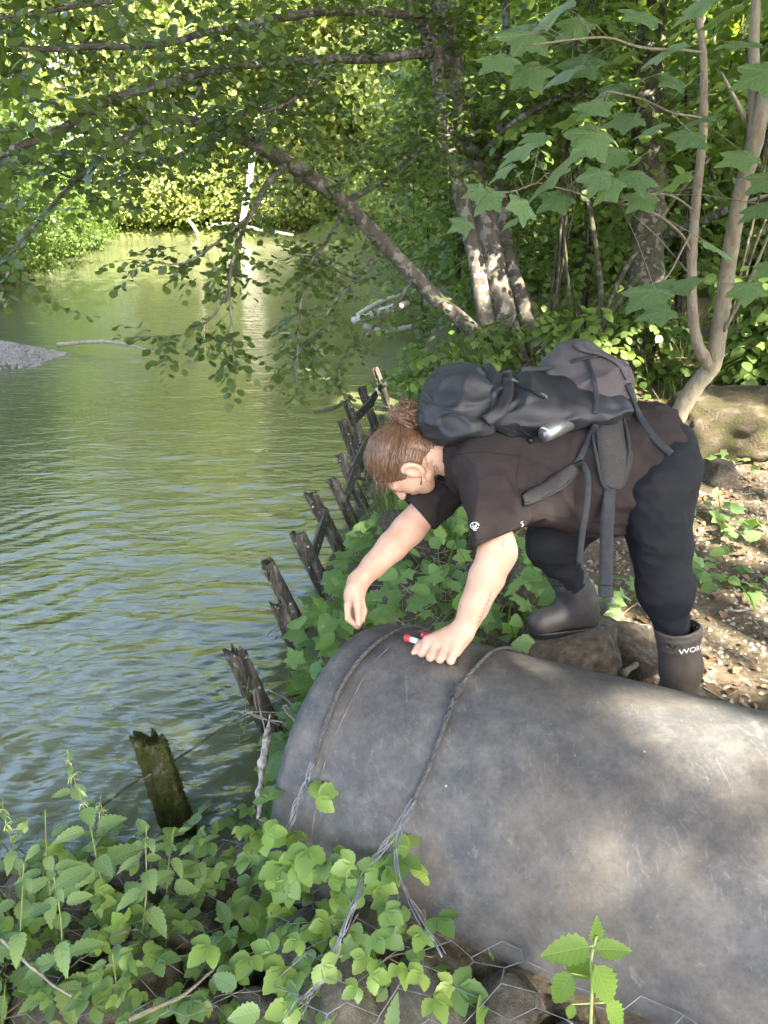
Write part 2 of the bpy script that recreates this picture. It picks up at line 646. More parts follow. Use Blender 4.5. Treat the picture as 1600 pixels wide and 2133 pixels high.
# ------------------------------------------------------------------ the outfall pipe
PA = Vector((.3048, 1.8892, CAM_Z - 1.8217))
PAZ, PTI, PR = math.radians(148.98), math.radians(-4.616), .4916
PD = Vector((math.cos(PAZ) * math.cos(PTI), math.sin(PAZ) * math.cos(PTI), math.sin(PTI)))
PW = Vector((PD.y, -PD.x, 0)).normalized()
if PW.y > 0:
    PW = -PW                                   # towards the camera side
PU = PD.cross(PW)
if PU.z < 0:
    PU = -PU
S_SEAM, S_C1, S_RIM = .3013, .3472, .4534


def pipe_pt(s, th, r=PR):
    """station s along the axis, angle th from the crown towards the camera side"""
    return PA + PD * s + (PU * math.cos(th) + PW * math.sin(th)) * r


def pipe_hit(px, py):
    """where the line of sight through that pixel meets the pipe: station, angle"""
    r = ray(px, py)
    o = CAM - PA
    a = r - PD * r.dot(PD)
    b = o - PD * o.dot(PD)
    A, B, C = a.dot(a), 2 * a.dot(b), b.dot(b) - PR * PR
    D = B * B - 4 * A * C
    t = (-B - math.sqrt(max(D, 0))) / (2 * A)
    h = CAM + r * t - PA
    return h.dot(PD), math.atan2(h.dot(PW), h.dot(PU)), CAM + r * t


def pipe_material():
    m, nt, b = nodes('weathered_concrete')
    ln = nt.links.new
    big = noise_tex(nt, 2.3, 5, .6, dist=.5)
    mid = noise_tex(nt, 9, 8, .72)
    fine = noise_tex(nt, 70, 6, .8)
    tan = noise_tex(nt, 1.4, 4, .6)
    col = ramp(nt, mid, [(.28, (.022, .025, .030)), (.45, (.045, .048, .053)), (.58, (.085, .084, .082)), (.75, (.16, .152, .14))])
    col = mix(nt, ramp(nt, big, [(.40, (0, 0, 0)), (.62, (.6, .6, .6))]), col, ramp(nt, mid, [(.3, (.075, .059, .044)), (.7, (.175, .142, .106))]))
    # scuffs: fine pale streaks
    sc = noise_tex(nt, 26, 9, .82, dist=1.4, stretch=(1, .35, 1))
    col = mix(nt, ramp(nt, sc, [(.56, (0, 0, 0)), (.68, (.7, .7, .7))]), col, (.22, .205, .18))
    vor = N_(nt, 'ShaderNodeTexVoronoi', inp={'Scale': 11.0, 'Randomness': 1.0})
    tc = nt.nodes.new('ShaderNodeTexCoord')
    ln(tc.outputs['Object'], vor.inputs['Vector'])
    for si, (rz_, thr) in enumerate(((.5, .66), (-.9, .68))):           # scratches in two directions
        mp = N_(nt, 'ShaderNodeMapping', inp={'Scale': (40, 3.5, 14), 'Rotation': (.3 * si, .2, rz_)})
        ln(tc.outputs['Object'], mp.inputs[0])
        sn = N_(nt, 'ShaderNodeTexNoise', inp={'Scale': 2.2, 'Detail': 5.0, 'Roughness': .7, 'Distortion': .8})
        ln(mp.outputs[0], sn.inputs['Vector'])
        col = mix(nt, ramp(nt, sn.outputs['Fac'], [(thr - .03, (0, 0, 0)), (thr + .05, (.38, .38, .38))]), col, (.27, .25, .22))
    chip = ramp(nt, vor.outputs['Distance'], [(.015, (.8, .8, .8)), (.05, (0, 0, 0))])
    col = mix(nt, chip, col, (.5, .48, .45))
    col = mix(nt, .28, col, ramp(nt, fine, [(.3, (.035, .035, .036)), (.7, (.14, .135, .128))]))
    col = mix(nt, 1.0, col, (1.04, 1.04, 1.03), 'MULTIPLY')
    ln(col, b.inputs['Base Color'])
    b.inputs['Roughness'].default_value = .62
    b.inputs['Specular IOR Level'].default_value = .35
    ad = N_(nt, 'ShaderNodeMath', operation='ADD')
    ln(fine, ad.inputs[0])
    ln(mid, ad.inputs[1])
    bump(nt, b, ad.outputs[0], .22, .006)
    return m


M_pipe = pipe_material()
pipe = empty('outfall_pipe', PA, 'wide weathered grey concrete pipe the person leans on', 'pipe')
SEG, NS = 128, 140
stn = np.linspace(-3.2, S_RIM, NS)
V = []
for s in stn:
    for j in range(SEG):
        th = 2 * math.pi * j / SEG
        p = pipe_pt(s, th)
        r = PR + .0025 * mnoise.noise(p * 3.1) + .0012 * mnoise.noise(p * 11)
        r -= .004 * math.exp(-((s + .06) / .008) ** 2)        # joint groove
        if s > S_RIM - .03:
            r -= .006 * ((s - S_RIM + .03) / .03) ** 2
        V.append(tuple(PD * s + (PU * math.cos(th) + PW * math.sin(th)) * r))
for s in (S_RIM, -.6, -3.2):                                  # inner bore
    for j in range(SEG):
        th = 2 * math.pi * j / SEG
        V.append(tuple(PD * s + (PU * math.cos(th) + PW * math.sin(th)) * (PR - .075)))
F = []
rows = [(i, i + 1) for i in range(NS - 1)] + [(NS - 1, NS), (NS, NS + 1), (NS + 1, NS + 2), (NS + 2, 0)]
for a, b_ in rows:
    for j in range(SEG):
        kk = (j + 1) % SEG
        F.append((a * SEG + j, a * SEG + kk, b_ * SEG + kk, b_ * SEG + j))
obj('pipe_wall', mesh('pipe_wall', V, F, M_pipe), pipe)
M_seam = mat_mottled('seam_mortar', [(.3, (.075, .066, .055)), (.7, (.17, .148, .12))], 40, .9, .4)
mb = MB()
mb.tube([tuple(pipe_pt(S_SEAM + .002 * math.sin(9 * t), t, PR - .0005) - PA) for t in np.linspace(-2.4, 2.2, 90)], [.005 + .002 * math.sin(23 * t) for t in np.linspace(-2.4, 2.2, 90)], 5, flat=.25)
obj('seam', mb.mesh('seam', M_seam), pipe)

# wire ropes round the pipe
M_rope = mat_mottled('rusty_steel_wire', [(.3, (.028, .026, .025)), (.7, (.11, .105, .10))], 60, .55, .2)
M_galv = mat_mottled('galvanised_wire', [(.3, (.10, .105, .115)), (.7, (.24, .25, .27))], 40, .45, .1, spec=.5)
M_galv.node_tree.nodes['Principled BSDF'].inputs['Metallic'].default_value = .5


def rope(name, path, r, strands, pitch, label, mat, group=None):
    P_ = np.asarray(path)
    L = np.r_[0, np.cumsum(np.linalg.norm(np.diff(P_, axis=0), axis=1))]
    Q = np.array([np.interp(np.linspace(0, L[-1], int(L[-1] / .005)), L, P_[:, i]) for i in range(3)]).T
    Lq = np.linspace(0, L[-1], len(Q))
    _, T, Nn, B = frames(Q)
    root = empty(name, tuple(Q[0]), label, 'wire rope', group)
    for q in range(strands):
        a = Lq / pitch * 2 * np.pi + q * 2 * np.pi / strands
        S = Q + (Nn * np.cos(a)[:, None] + B * np.sin(a)[:, None]) * r - Q[0]
        V_, F_ = tube(S, r * 1.05, 5)
        obj('strand', mesh('strand', V_, F_, mat), root)
    return root


th0 = pipe_hit(650, 1592)[1]
pathA = [tuple(pipe_pt(S_C1 + .006 * math.sin(5 * t) - .010 * max(0, t), t, PR + .009)) for t in np.linspace(-1.5, th0, 120)]
rope('wire_rope', pathA, .0034, 3, .07, 'twisted wire rope round the pipe next to its open end', M_rope, 'wire ropes tied round the pipe')
c2 = [pipe_hit(*q) for q in ((1035, 1358), (990, 1395), (950, 1450), (925, 1520), (895, 1600), (862, 1670))]
c2 = [(0.0, -1.4), (0.0, -.8)] + [(c[0], c[1]) for c in c2]
c2 = smooth_path(c2, 120)
pathB = [tuple(pipe_pt(c[0], c[1], PR + .008)) for c in c2]
rope('wire_rope', pathB, .0031, 3, .08, 'twisted wire rope round the pipe between the hand and the sunlit side', M_rope, 'wire ropes tied round the pipe')
# the wires of the second rope part below the tie and run down into the gabion
kn = empty('binding_wire', tuple(pipe_pt(0, c2[70][1], PR)), 'short wire coil bound round the rope nearer the camera', 'wire')
mbk = MB()
i0 = 62
cen = Vector(pathB[i0])
tn = (Vector(pathB[i0 + 3]) - cen).normalized()
a1 = tn.orthogonal().normalized()
a2 = tn.cross(a1)
mbk.tube([tuple(cen + tn * (.0009 * t) + (a1 * math.cos(t * .8) + a2 * math.sin(t * .8)) * .011 - kn.location) for t in range(64)], .0022, 5)
obj('coil', mbk.mesh('coil', M_rope), kn)

# ------------------------------------------------------------------ the old timber posts in the water
def post_material(moss):
    m, nt, b = nodes('mossy_timber' if moss else 'rotten_timber')
    f = noise_tex(nt, 7, 7, .7, stretch=(3, 3, .6))
    g = noise_tex(nt, 22, 5, .7)
    col = ramp(nt, f, [(.3, (.022, .019, .015)), (.5, (.075, .064, .05)), (.72, (.24, .215, .175))])
    if moss:
        col = mix(nt, ramp(nt, g, [(.36, (0, 0, 0)), (.52, (1, 1, 1))]), col, ramp(nt, f, [(.3, (.02, .026, .008)), (.7, (.065, .075, .02))]))
    else:
        col = mix(nt, ramp(nt, g, [(.6, (0, 0, 0)), (.66, (1, 1, 1))]), col, (.30, .28, .23))
    nt.links.new(col, b.inputs['Base Color'])
    b.inputs['Roughness'].default_value = .95
    b.inputs['Specular IOR Level'].default_value = .1
    bump(nt, b, f, .9, .03)
    return m


M_post, M_mosspost = post_material(False), post_material(True)
M_nail = mat_mottled('lichen_spot', [(.3, (.4, .38, .3)), (.7, (.6, .57, .48))], 30, .9, 0)
M_moss = mat_leaf('moss', (.022, .032, .008), (.075, .09, .02), .3, gloss=.1)
M_plank = mat_mottled('grey_board', [(.3, (.05, .052, .048)), (.7, (.12, .12, .112))], 12, .7, .3)


def make_post(px, py, w, h, label, seed, lean=(-.16, .05), moss=False, ztop=-.30):
    """px,py: top of the post in the picture; angle-shaped half-rotten timber"""
    top = PZ(px, py, ztop)
    rn = random.Random(seed)
    base = Vector((top.x - lean[0] * h * 1.7, top.y - lean[1] * h * 1.7, ztop - h * 1.7))
    root = empty('timber_post', base, label, 'post', 'old posts along the river bank')
    ax = (top - base)
    L = ax.length
    rot = ax.to_track_quat('Z', 'Y').to_matrix() @ Matrix.Rotation(rn.uniform(-.25, .25) + .5, 3, 'Z')
    # outline: an L of two thick slabs with a groove between
    prof = [(-.5, -.5), (.08, -.5), (.10, -.15), (.5, -.12), (.5, .5), (.12, .5), (.06, .12), (-.12, .10), (-.5, .16)]
    prof = smooth_closed(prof, 27)
    rings = 26
    V_, F_ = [], []
    np_ = len(prof)
    for i in range(rings):
        t = i / (rings - 1)
        for j, (x, y) in enumerate(prof):
            q = Vector((x * w * (1 - .12 * t), y * w * (1 - .12 * t), t * L))
            nn = mnoise.noise(Vector((x * 5 + seed * 3.3, y * 5, t * 14))) * .10 + mnoise.noise(Vector((x * 14 + seed, y * 14, t * 30))) * .06
            q.x *= 1 + nn
            q.y *= 1 + nn
            if i >= rings - 3:
                q.z += (mnoise.noise(Vector((x * 7, y * 7, seed * 1.7))) * .5 - .1) * w * (i - rings + 4) / 3
            V_.append(tuple(rot @ q))
    for i in range(rings - 1):
        for j in range(np_):
            k2 = (j + 1) % np_
            F_.append((i * np_ + j, i * np_ + k2, (i + 1) * np_ + k2, (i + 1) * np_ + j))
    c0 = len(V_)
    cc = sum((Vector(v) for v in V_[-np_:]), Vector()) / np_ - rot @ Vector((0, 0, .02))
    V_.append(tuple(cc))
    for j in range(np_):
        F_.append((c0 - np_ + j, c0 - np_ + (j + 1) % np_, c0))
    me = mesh('timber', V_, F_, M_mosspost if moss else M_post)
    obj('timber', me, root)
    bv = BVHTree.FromPolygons([Vector(v) for v in V_], F_)
    for q in range(2):
        z = L * rn.uniform(.6, .95)
        d = (CAM - top).normalized() + Vector((rn.uniform(-.5, .5), 0, 0))
        o = rot @ Vector((rn.uniform(-.3, .3) * w, rn.uniform(-.3, .3) * w, z)) + d * .5
        hit = bv.ray_cast(o, -d)
        if hit[0] and not moss:
            a = hit[1].orthogonal().normalized() * (.005 + .003 * rn.random())
            b2 = hit[1].cross(a)
            ring = [hit[0] + hit[1] * .0015 + a * math.cos(t) * rn.uniform(.7, 1.2) + b2 * math.sin(t) for t in np.linspace(0, 5.4, 7)]
            obj('nail_head', mesh('nail_head', [tuple(v) for v in ring] + [tuple(hit[0] + hit[1] * .004)], [(i, (i + 1) % 7, 7) for i in range(7)], M_nail), root)
    if moss:
        pos, nor = [], []
        for q in range(9000):
            z = L * rn.uniform(.42, 1.02)
            a = rn.uniform(0, 6.28)
            d = rot @ Vector((math.cos(a), math.sin(a), .15))
            hit = bv.ray_cast(rot @ Vector((rn.uniform(-.4, .4) * w, rn.uniform(-.4, .4) * w, z)) + d * .4, -d)
            if hit[0] and mnoise.noise(hit[0] * 14) > -.22:
                pos.append(hit[0])
                nor.append(hit[1] + Vector((rn.gauss(0, .6), rn.gauss(0, .6), rn.gauss(-.2, .5))))
        pos, nor = np.array([tuple(p) for p in pos]), np.array([tuple(p) for p in nor])
        MOSS = (np.array([(-.18, 0, 0), (.18, 0, 0), (0, 1, 0)]), [(0, 1, 2)])
        obj('moss', leaf_cloud('moss', pos, nor, random_dirs(len(pos)), RNG.uniform(.004, .013, len(pos)), MOSS, M_moss), root)
    return root


def smooth_closed(pts, n):
    Q = np.array(pts, dtype=float)
    m = len(Q)
    out = []
    for i in range(n):
        s = i * m / n
        a = int(s)
        t = s - a
        t = .5 + (t - .5) * 1.0
        p, q = Q[a % m], Q[(a + 1) % m]
        out.append(tuple(p * (1 - t) + q * t))
    return out


POSTS = [  # px, py of the top, width, height above water, lean, label
    (308, 1532, .150, .46, (-.17, .02), 'thick moss covered post standing in the water nearest the camera'),
    (487, 1352, .125, .48, (-.13, .04), 'brown split post beside the open pipe end'),
    (577, 1252, .125, .40, (-.14, .05), 'broad post half hidden behind the hop leaves'),
    (553, 1165, .120, .46, (-.20, .06), 'dark leaning post with ragged top, second row of the bend'),
    (618, 1108, .130, .42, (-.20, .06), 'pale lichened post just above the hop leaves'),
    (645, 1025, .115, .50, (-.24, .08), 'long thin post leaning left below the head'),
    (690, 995, .120, .42, (-.22, .08), 'post with peeling side close to the face'),
    (707, 945, .115, .44, (-.20, .06), 'tall post beside the hair fringe'),
    (738, 882, .115, .36, (-.16, .05), 'wide post level with the hair bun'),
    (712, 875, .110, .33, (-.14, .05), 'post with a pale lichen spot left of the widest upper post'),
    (722, 836, .110, .34, (-.14, .05), 'short dark post stump above the stick'),
    (752, 806, .110, .30, (-.14, .05), 'small distant post stump, last but one of the row'),
    (781, 766, .110, .30, (-.14, .05), 'small far post stump at the end of the row'),
]
_post_roots = []
for i, (px, py, w, h, ln_, lab) in enumerate(POSTS):
    if i:
        w, ln_ = w * .76, (ln_[0] * 1.3 - .16, ln_[1])
    _post_roots.append((PZ(px, py, -.30), make_post(px, py, w, h, lab, i + 1, ln_, i == 0)))
# grey boards fixed between the posts
_bl = ['grey board between the two rearmost post stumps', 'grey board below the small stumps', 'grey board beside the hair bun posts', 'grey board behind the tall post', 'dark board behind the leaning posts', 'dark board low above the hop leaves']
for (i, j), lab in zip(((11, 12), (10, 11), (8, 9), (7, 8), (6, 7), (4, 5)), _bl):
    a, b_ = _post_roots[i][0], _post_roots[j][0]
    a = a + Vector((.10, 0, -.16))
    b_ = b_ + Vector((.12, 0, -.16))
    root = empty('waling_board', tuple(a), lab, 'board', 'boards between the posts')
    d = b_ - a
    mb = MB()
    yv = d.normalized()
    zv = Vector((-.3, 0, 1)).normalized()
    xv = yv.cross(zv).normalized()
    zv = xv.cross(yv)
    mb.box(tuple(d * .5), (.018, d.length * 1.05, .085), np.array([xv, yv, zv]).T)
    obj('plank', mb.mesh('plank', M_plank, False), root)
    for t in (.2, .8):
        c = d * t + xv * (-.0135 if xv.dot(CAM - a) < 0 else .0135)
        obj('bolt', mesh('bolt', [tuple(c + yv * math.cos(q) * .012 + zv * math.sin(q) * .012) for q in np.linspace(0, 5.5, 8)], [tuple(range(8))], M_nail, False), root)
# ------------------------------------------------------------------ trees
M_far = mat_leaf('sunlit_far_leaves', (.11, .15, .045), (.25, .29, .10), .5, (.42, .42, .2), gloss=.25, tcol=(1.75, 1.75, .85))  # leaf colour raised to carry the sunlit glow of the far crowns
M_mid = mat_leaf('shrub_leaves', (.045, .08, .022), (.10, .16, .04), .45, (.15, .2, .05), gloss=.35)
M_alder = mat_leaf('alder_leaves', (.04, .07, .02), (.095, .145, .038), .38, gloss=.45)
M_hazel = mat_leaf('hazel_leaves', (.075, .125, .038), (.14, .215, .06), .45, (.21, .28, .07), gloss=.35)
M_maple = mat_leaf('maple_leaves', (.07, .13, .06), (.115, .19, .08), .42, gloss=.45, per_object=True, veins='palmate')


def bark(name, dark, light, patch=None, scale=9, moss=False):
    m, nt, b = nodes(name)
    f = noise_tex(nt, scale, 7, .7, stretch=(1.6, 1.6, .5))
    g = noise_tex(nt, scale * 1.3, 4, .55)
    col = ramp(nt, f, [(.3, dark), (.7, light)])
    if patch:
        col = mix(nt, ramp(nt, g, [(.53, (0, 0, 0)), (.58, (1, 1, 1))]), col, patch)
    if moss:
        h = noise_tex(nt, scale * .5, 4)
        col = mix(nt, ramp(nt, h, [(.5, (0, 0, 0)), (.62, (.8, .8, .8))]), col, (.05, .06, .018))
    nt.links.new(col, b.inputs['Base Color'])
    b.inputs['Roughness'].default_value = .9
    b.inputs['Specular IOR Level'].default_value = .2
    bump(nt, b, f, .7, .02)
    return m


M_bark = bark('lichened_alder_bark', (.045, .04, .032), (.13, .115, .095), (.19, .185, .165))
M_barkdark = bark('dark_mossy_bark', (.022, .02, .016), (.075, .065, .05), (.13, .125, .10), 12, True)
M_barkpale = bark('pale_smooth_bark', (.11, .09, .062), (.25, .21, .15), (.17, .165, .12), 16)
M_barkfar = bark('far_bark', (.05, .042, .03), (.15, .13, .10), None, 5)
M_dead = bark('bleached_dead_wood', (.38, .36, .32), (.62, .6, .55), None, 8)
M_drift = bark('driftwood', (.16, .14, .11), (.34, .31, .26), None, 10)


def clump_points(center, radii, nclump, per, cr, squash=.6, lower=-1.0):
    """leaf positions in clumps through an ellipsoid, more of them near its skin"""
    c = np.array(center)
    R = np.array(radii)
    out, nor = [], []
    for i in range(nclump):
        while True:
            d = RNG.normal(size=3)
            d /= np.linalg.norm(d)
            if d[2] > lower:
                break
        rr = .35 + .65 * RNG.random() ** .5
        cc = c + d * R * rr
        k = int(per * RNG.uniform(.6, 1.4))
        s = cr * RNG.uniform(.7, 1.35)
        p = RNG.normal(size=(k, 3)) * (s, s, s * squash) * .6
        out.append(cc + p)
        nor.append(p * .5 + d * s * .6 + (0, 0, .5 * s))
    return np.vstack(out), np.vstack(nor)


def tree_mesh(name, h, cr, nclump, per, leaf, mat, clump_r, seed, low=.25):
    pos, nor = clump_points((0, 0, h * (low + (1 - low) * .52)), (cr, cr, h * (1 - low) * .5), nclump, per, clump_r)
    n = len(pos)
    return leaf_cloud(name, pos, random_dirs(n, -.4), nor + random_dirs(n) * .35, RNG.uniform(.7, 1.3, n) * leaf, QUAD_LEAF, mat, np.clip(RNG.normal(.45, .25, n), 0, 1))


def trunk_mesh(name, h, r, mat, seed, limbs=5, cr=2.0):
    mb = MB()
    rn = random.Random(seed)
    ax = wobble([(0, 0, -.4 + t * h) for t in np.linspace(0, 1, 14)], h * .035, .35, seed)
    mb.tube(ax, np.linspace(r * 1.25, r * .25, 14), 9)
    for k in range(limbs):
        i = rn.randint(4, 11)
        a = rn.uniform(0, 6.28)
        p0 = ax[i]
        L = cr * rn.uniform(.5, .9)
        pts = [p0 + np.array((math.cos(a) * L * t, math.sin(a) * L * t, L * .7 * t - .15 * L * t * t)) for t in np.linspace(0, 1, 7)]
        mb.tube(wobble(pts, .1, .8, seed + k), np.linspace(r * .45, r * .08, 7), 6)
    return mb.mesh(name, mat)


# far bank: three crowns and trunks shared by the far trees
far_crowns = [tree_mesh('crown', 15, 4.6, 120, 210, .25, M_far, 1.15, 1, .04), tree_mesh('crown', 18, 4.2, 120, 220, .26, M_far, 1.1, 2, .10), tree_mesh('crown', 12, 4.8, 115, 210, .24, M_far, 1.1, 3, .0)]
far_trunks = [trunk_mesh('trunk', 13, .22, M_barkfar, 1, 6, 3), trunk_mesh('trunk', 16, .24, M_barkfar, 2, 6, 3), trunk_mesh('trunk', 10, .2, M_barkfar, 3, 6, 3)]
FAR = [  # x, y, kind, scale, label
    (-21, 44, 0, 1.0, 'tall sunlit tree far off at the upper left corner over the river bend'),
    (-15.5, 45, 1, .95, 'yellow green tree on the far bank behind the leftmost far bush'),
    (-11, 46, 0, 1.05, 'bright tree on the far bank left of the white dead trunk'),
    (-7.6, 44.5, 2, 1.05, 'low spreading tree right behind the white dead trunk'),
    (-4.2, 48, 1, 1.0, 'tall sunlit tree on the far bank behind the leaning alder trunk'),
    (-1, 43, 2, 1.15, 'glowing tree above the bright far shore'),
    (2.5, 47, 0, 1.0, 'sunlit tree behind the twin lichened trunks'),
    (6.5, 40, 1, .95, 'pale green tree deep in the wood right of the twin trunks'),
    (10.5, 37, 0, .95, 'sunlit tree deep in the wood behind the thin dark stems'),
    (15, 33, 2, 1.15, 'sunlit tree deep in the wood behind the thick dark trunk'),
    (20, 36, 1, 1.0, 'sunlit tree deep in the wood at the right edge'),
    (-27, 52, 1, 1.1, 'tallest far tree behind the upper left branches'),
    (-13, 57, 1, 1.2, 'high tree in the second row over the river bend'),
    (-2, 58, 0, 1.3, 'high tree in the second row above the glowing shore'),
    (9, 56, 1, 1.2, 'high tree in the second row behind the wood'),
    (5, 25, 2, .85, 'green tree in the wood between the twin trunks and the thin stems'),
    (10, 22, 0, .75, 'green tree in the wood behind the pale sapling fork'),
    (3.4, 33, 0, .9, 'green tree leaning over the far right shore'),
]
for i, (x, y, k, s, lab) in enumerate(FAR):
    r = empty('far_tree', (x, y, gz(x, y) - .2), lab, 'tree', 'trees beyond the river and deep in the wood', rz=i * 1.7)
    if y >= 40:
        s *= 1.25
    r.scale = (s, s, s)
    obj('crown', far_crowns[k], r)
    obj('trunk', far_trunks[k], r)

# bushes along the far and the left shore
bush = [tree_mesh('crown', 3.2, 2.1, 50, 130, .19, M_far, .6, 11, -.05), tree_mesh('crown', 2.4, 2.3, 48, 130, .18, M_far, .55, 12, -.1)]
bush_stem = trunk_mesh('stem', 2.2, .06, M_barkfar, 9, 5, 1.2)
lbush = [tree_mesh('crown', 4.0, 2.3, 80, 105, .14, M_mid, .5, 13, -.08), tree_mesh('crown', 3.0, 2.2, 70, 105, .13, M_mid, .5, 14, -.12)]
BUSH = [
    (-16.5, 40.5, 0, 1.1, 'sunlit bush at the far end of the left shore'), (-13, 41.2, 1, 1.0, 'low bush drooping to the water on the far shore, leftmost'),
    (-10, 41.5, 0, 1.0, 'round bush on the far shore left of the white logs'), (-6.8, 42, 1, .9, 'low bush at the foot of the white dead trunk'),
    (-3.5, 41.8, 0, .95, 'bush on the bright far shore behind the white logs'), (-.6, 40, 1, 1.1, 'bush at the right end of the far shore'),
    (1.5, 34, 0, 1.1, 'bush leaning over the water on the far right bank'), (2.4, 26, 1, 1.2, 'bush on the right bank behind the hanging alder leaves'),
    (2.6, 20, 1, 1.1, 'bush on the right bank beyond the driftwood pile'),
    (-14.8, 41.0, 1, 1.1, 'bush between the two leftmost far shore bushes'), (-11.5, 41.3, 0, 1.0, 'bush on the far shore, third from the left'), (-8.4, 41.6, 0, 1.05, 'bush on the far shore just left of the white dead trunk'), (-5.2, 41.6, 1, 1.0, 'bush on the far shore right of the white dead trunk'),
    (-2.0, 41.2, 0, 1.1, 'bush in the middle of the bright far shore'), (.8, 37.5, 0, 1.2, 'bush where the far shore meets the right bank'),
]
for i, (x, y, k, s, lab) in enumerate(BUSH):
    r = empty('shore_bush', (x, y, max(gz(x, y), WATER_Z) - .1), lab, 'bush', 'bushes along the far shore', rz=i * 2.1)
    r.scale = (s, s, s)
    obj('crown', bush[k], r)
    obj('stem', bush_stem, r)
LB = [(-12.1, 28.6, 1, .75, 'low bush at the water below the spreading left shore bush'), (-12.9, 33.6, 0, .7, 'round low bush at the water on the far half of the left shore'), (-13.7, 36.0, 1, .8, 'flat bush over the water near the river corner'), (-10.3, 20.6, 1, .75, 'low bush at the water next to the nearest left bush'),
      (-11.0, 24.6, 1, .9, 'low bush dipping into the water on the left shore'), (-12.6, 31.2, 1, .9, 'low bush at the water between the spreading and the far left shore bushes'), (-14.0, 37.4, 1, .9, 'low bush at the corner where left and far shore meet'),
      (-10.4, 17.5, 0, 1.25, 'dark green bush hanging over the water at the left edge'), (-12.6, 22, 1, 1.4, 'green bush on the left shore behind the nearest one'),
      (-13.0, 28, 0, 1.2, 'maple leaved bush spreading over the water on the left shore'), (-15, 34, 1, 1.4, 'green bush near the far end of the left shore'),
      (3.0, 14.0, 0, 1.0, 'round bush in the wood behind the twin trunks'), (5.2, 15, 1, 1.3, 'wide bush in the wood behind the thick dark trunk'), (7.6, 17, 0, 1.3, 'bush in the wood behind the sapling fork'), (4.2, 20, 0, 1.4, 'bush deep in the wood between the stems'), (8.4, 22, 0, 1.7, 'large bush deep in the wood on the right'), (12, 20, 0, 1.7, 'large bush deep in the wood at the right edge'), (6.6, 12.2, 1, 1.2, 'bush in the wood right of the thick dark trunk'), (9.6, 14, 0, 1.3, 'bush at the right edge behind the tall undergrowth'),
      (-13.5, 18.5, 0, 1.9, 'tall dark bush high on the left bank'), (-17, 27, 0, 2.2, 'tall bush on the left bank behind the spreading one')]
for i, (x, y, k, s, lab) in enumerate(LB):
    r = empty('bank_bush', (x, y, gz(x, y) - .1), lab, 'bush', 'bushes on the left bank and in the wood', rz=i * 1.3)
    r.scale = (s, s, s)
    obj('crown', lbush[k], r)
    obj('stem', bush_stem, r)

# trees beside and behind the camera: they shade the bank; crown gaps are cut along the sun's rays to place light patches
SUNPATCH = []
for (px, py, rad) in ((1480, 1555, .09), (1590, 1600, .15), (1390, 1500, .04), (1545, 1690, .04), (1560, 1520, .08), (1230, 1945, .05), (1215, 2000, .04), (1262, 1985, .04)):
    SUNPATCH.append((pipe_hit(px, py)[2], rad))
for (px, py, zc, rad) in ((1430, 1130, 2.35, .06), (1075, 1085, 2.3, .03)):
    SUNPATCH.append((P(px, py, zc), rad))
for (px, py, rad) in ((1570, 1330, .22), (1490, 1270, .10), (1585, 1120, .25), (1540, 1050, .2), (1330, 1300, .09), (1400, 960, .15), (1500, 1380, .1), (1560, 980, .2)):
    SUNPATCH.append((PZ(px, py, 0.02), rad))
for (px, py, zc, rad) in ((1520, 850, 5.0, .2), (1560, 690, 5.6, .35), (1410, 690, 6.0, .3), (930, 320, 7.7, .3), (1300, 820, 7.0, .35), (1060, 620, 8.3, .3), (1500, 600, 7, .35), (1100, 540, 9, .4), (1250, 350, 8.5, .4), (1450, 150, 8, .4), (1000, 200, 8.5, .4), (1180, 480, 9.5, .5), (1400, 520, 8, .35), (900, 650, 8, .35)):
    SUNPATCH.append((P(px, py, zc), rad))
n = 125000
qx = RNG.uniform(-14, 12, n)
qy = np.where(RNG.random(n) < .8, RNG.uniform(-1.5, 14, n), 14 + np.abs(RNG.normal(0, 4, n)))
zz = RNG.uniform(8, 15, n)
S = np.array(SUNV)
pos = np.c_[qx, qy, np.zeros(n)] + S[None] * (zz / S[2])[:, None]
n2 = 16000
q2 = np.c_[RNG.uniform(-6, 4, n2), 14 + 17 * RNG.random(n2) ** 1.5, np.zeros(n2)]
p2 = q2 + S[None] * (RNG.uniform(8, 15, n2) / S[2])[:, None]
pos = np.vstack([pos, p2[p2[:, 0] > 2.5]])  # extra unseen crown leaves put in to shade the far water
n = len(pos)
sh_dir, sh_size = random_dirs(n), RNG.uniform(.24, .4, n)
keep = np.ones(n, bool)
stray = RNG.random(n) < .11                       # a few leaves left in the cut gaps to thin the sunlight
for p, rad in SUNPATCH:
    for f_ in (0, .5, 1.0):
        d = pos + sh_dir * (sh_size * f_)[:, None] - np.array(p)
        t = d @ S
        keep &= np.linalg.norm(d - t[:, None] * S, axis=1) > rad + (.10 if f_ == .5 else .02)
keep |= stray
clump = np.sin(pos[:, 0] * 1.9) * np.sin(pos[:, 1] * 2.1 + 1) * np.sin(pos[:, 2] * 1.7)
_q = pos - S[None] * (pos[:, 2] / S[2])[:, None]
keep &= ~((_q[:, 0] > .3) & (_q[:, 1] > 8) & (RNG.random(n) < .5))
keep &= RNG.random(n) < np.where(_q[:, 0] < .2, 1.0, np.clip(.85 + .5 * clump, .35, 1))
pos, sh_dir, sh_size = pos[keep], sh_dir[keep], sh_size[keep]
SHADE = [(5.2, -2.6, 'tree standing just behind the camera, out of view, crown over the pipe'), (10, 2.5, 'tree right of the camera, out of view, beside the path'), (7, -8.5, 'tree further behind the camera, out of view'),
         (13.5, -4, 'tree far right of the camera, out of view'), (1.2, -6.5, 'tree behind the camera, out of view, near the river'), (13, 8.5, 'tree right of the path, out of view'), (9.5, 16, 'tree beside the wood, out of view, crown over the river'), (13, 21, 'tree furthest along the wood, out of view')]
tx = np.array([s[:2] for s in SHADE])
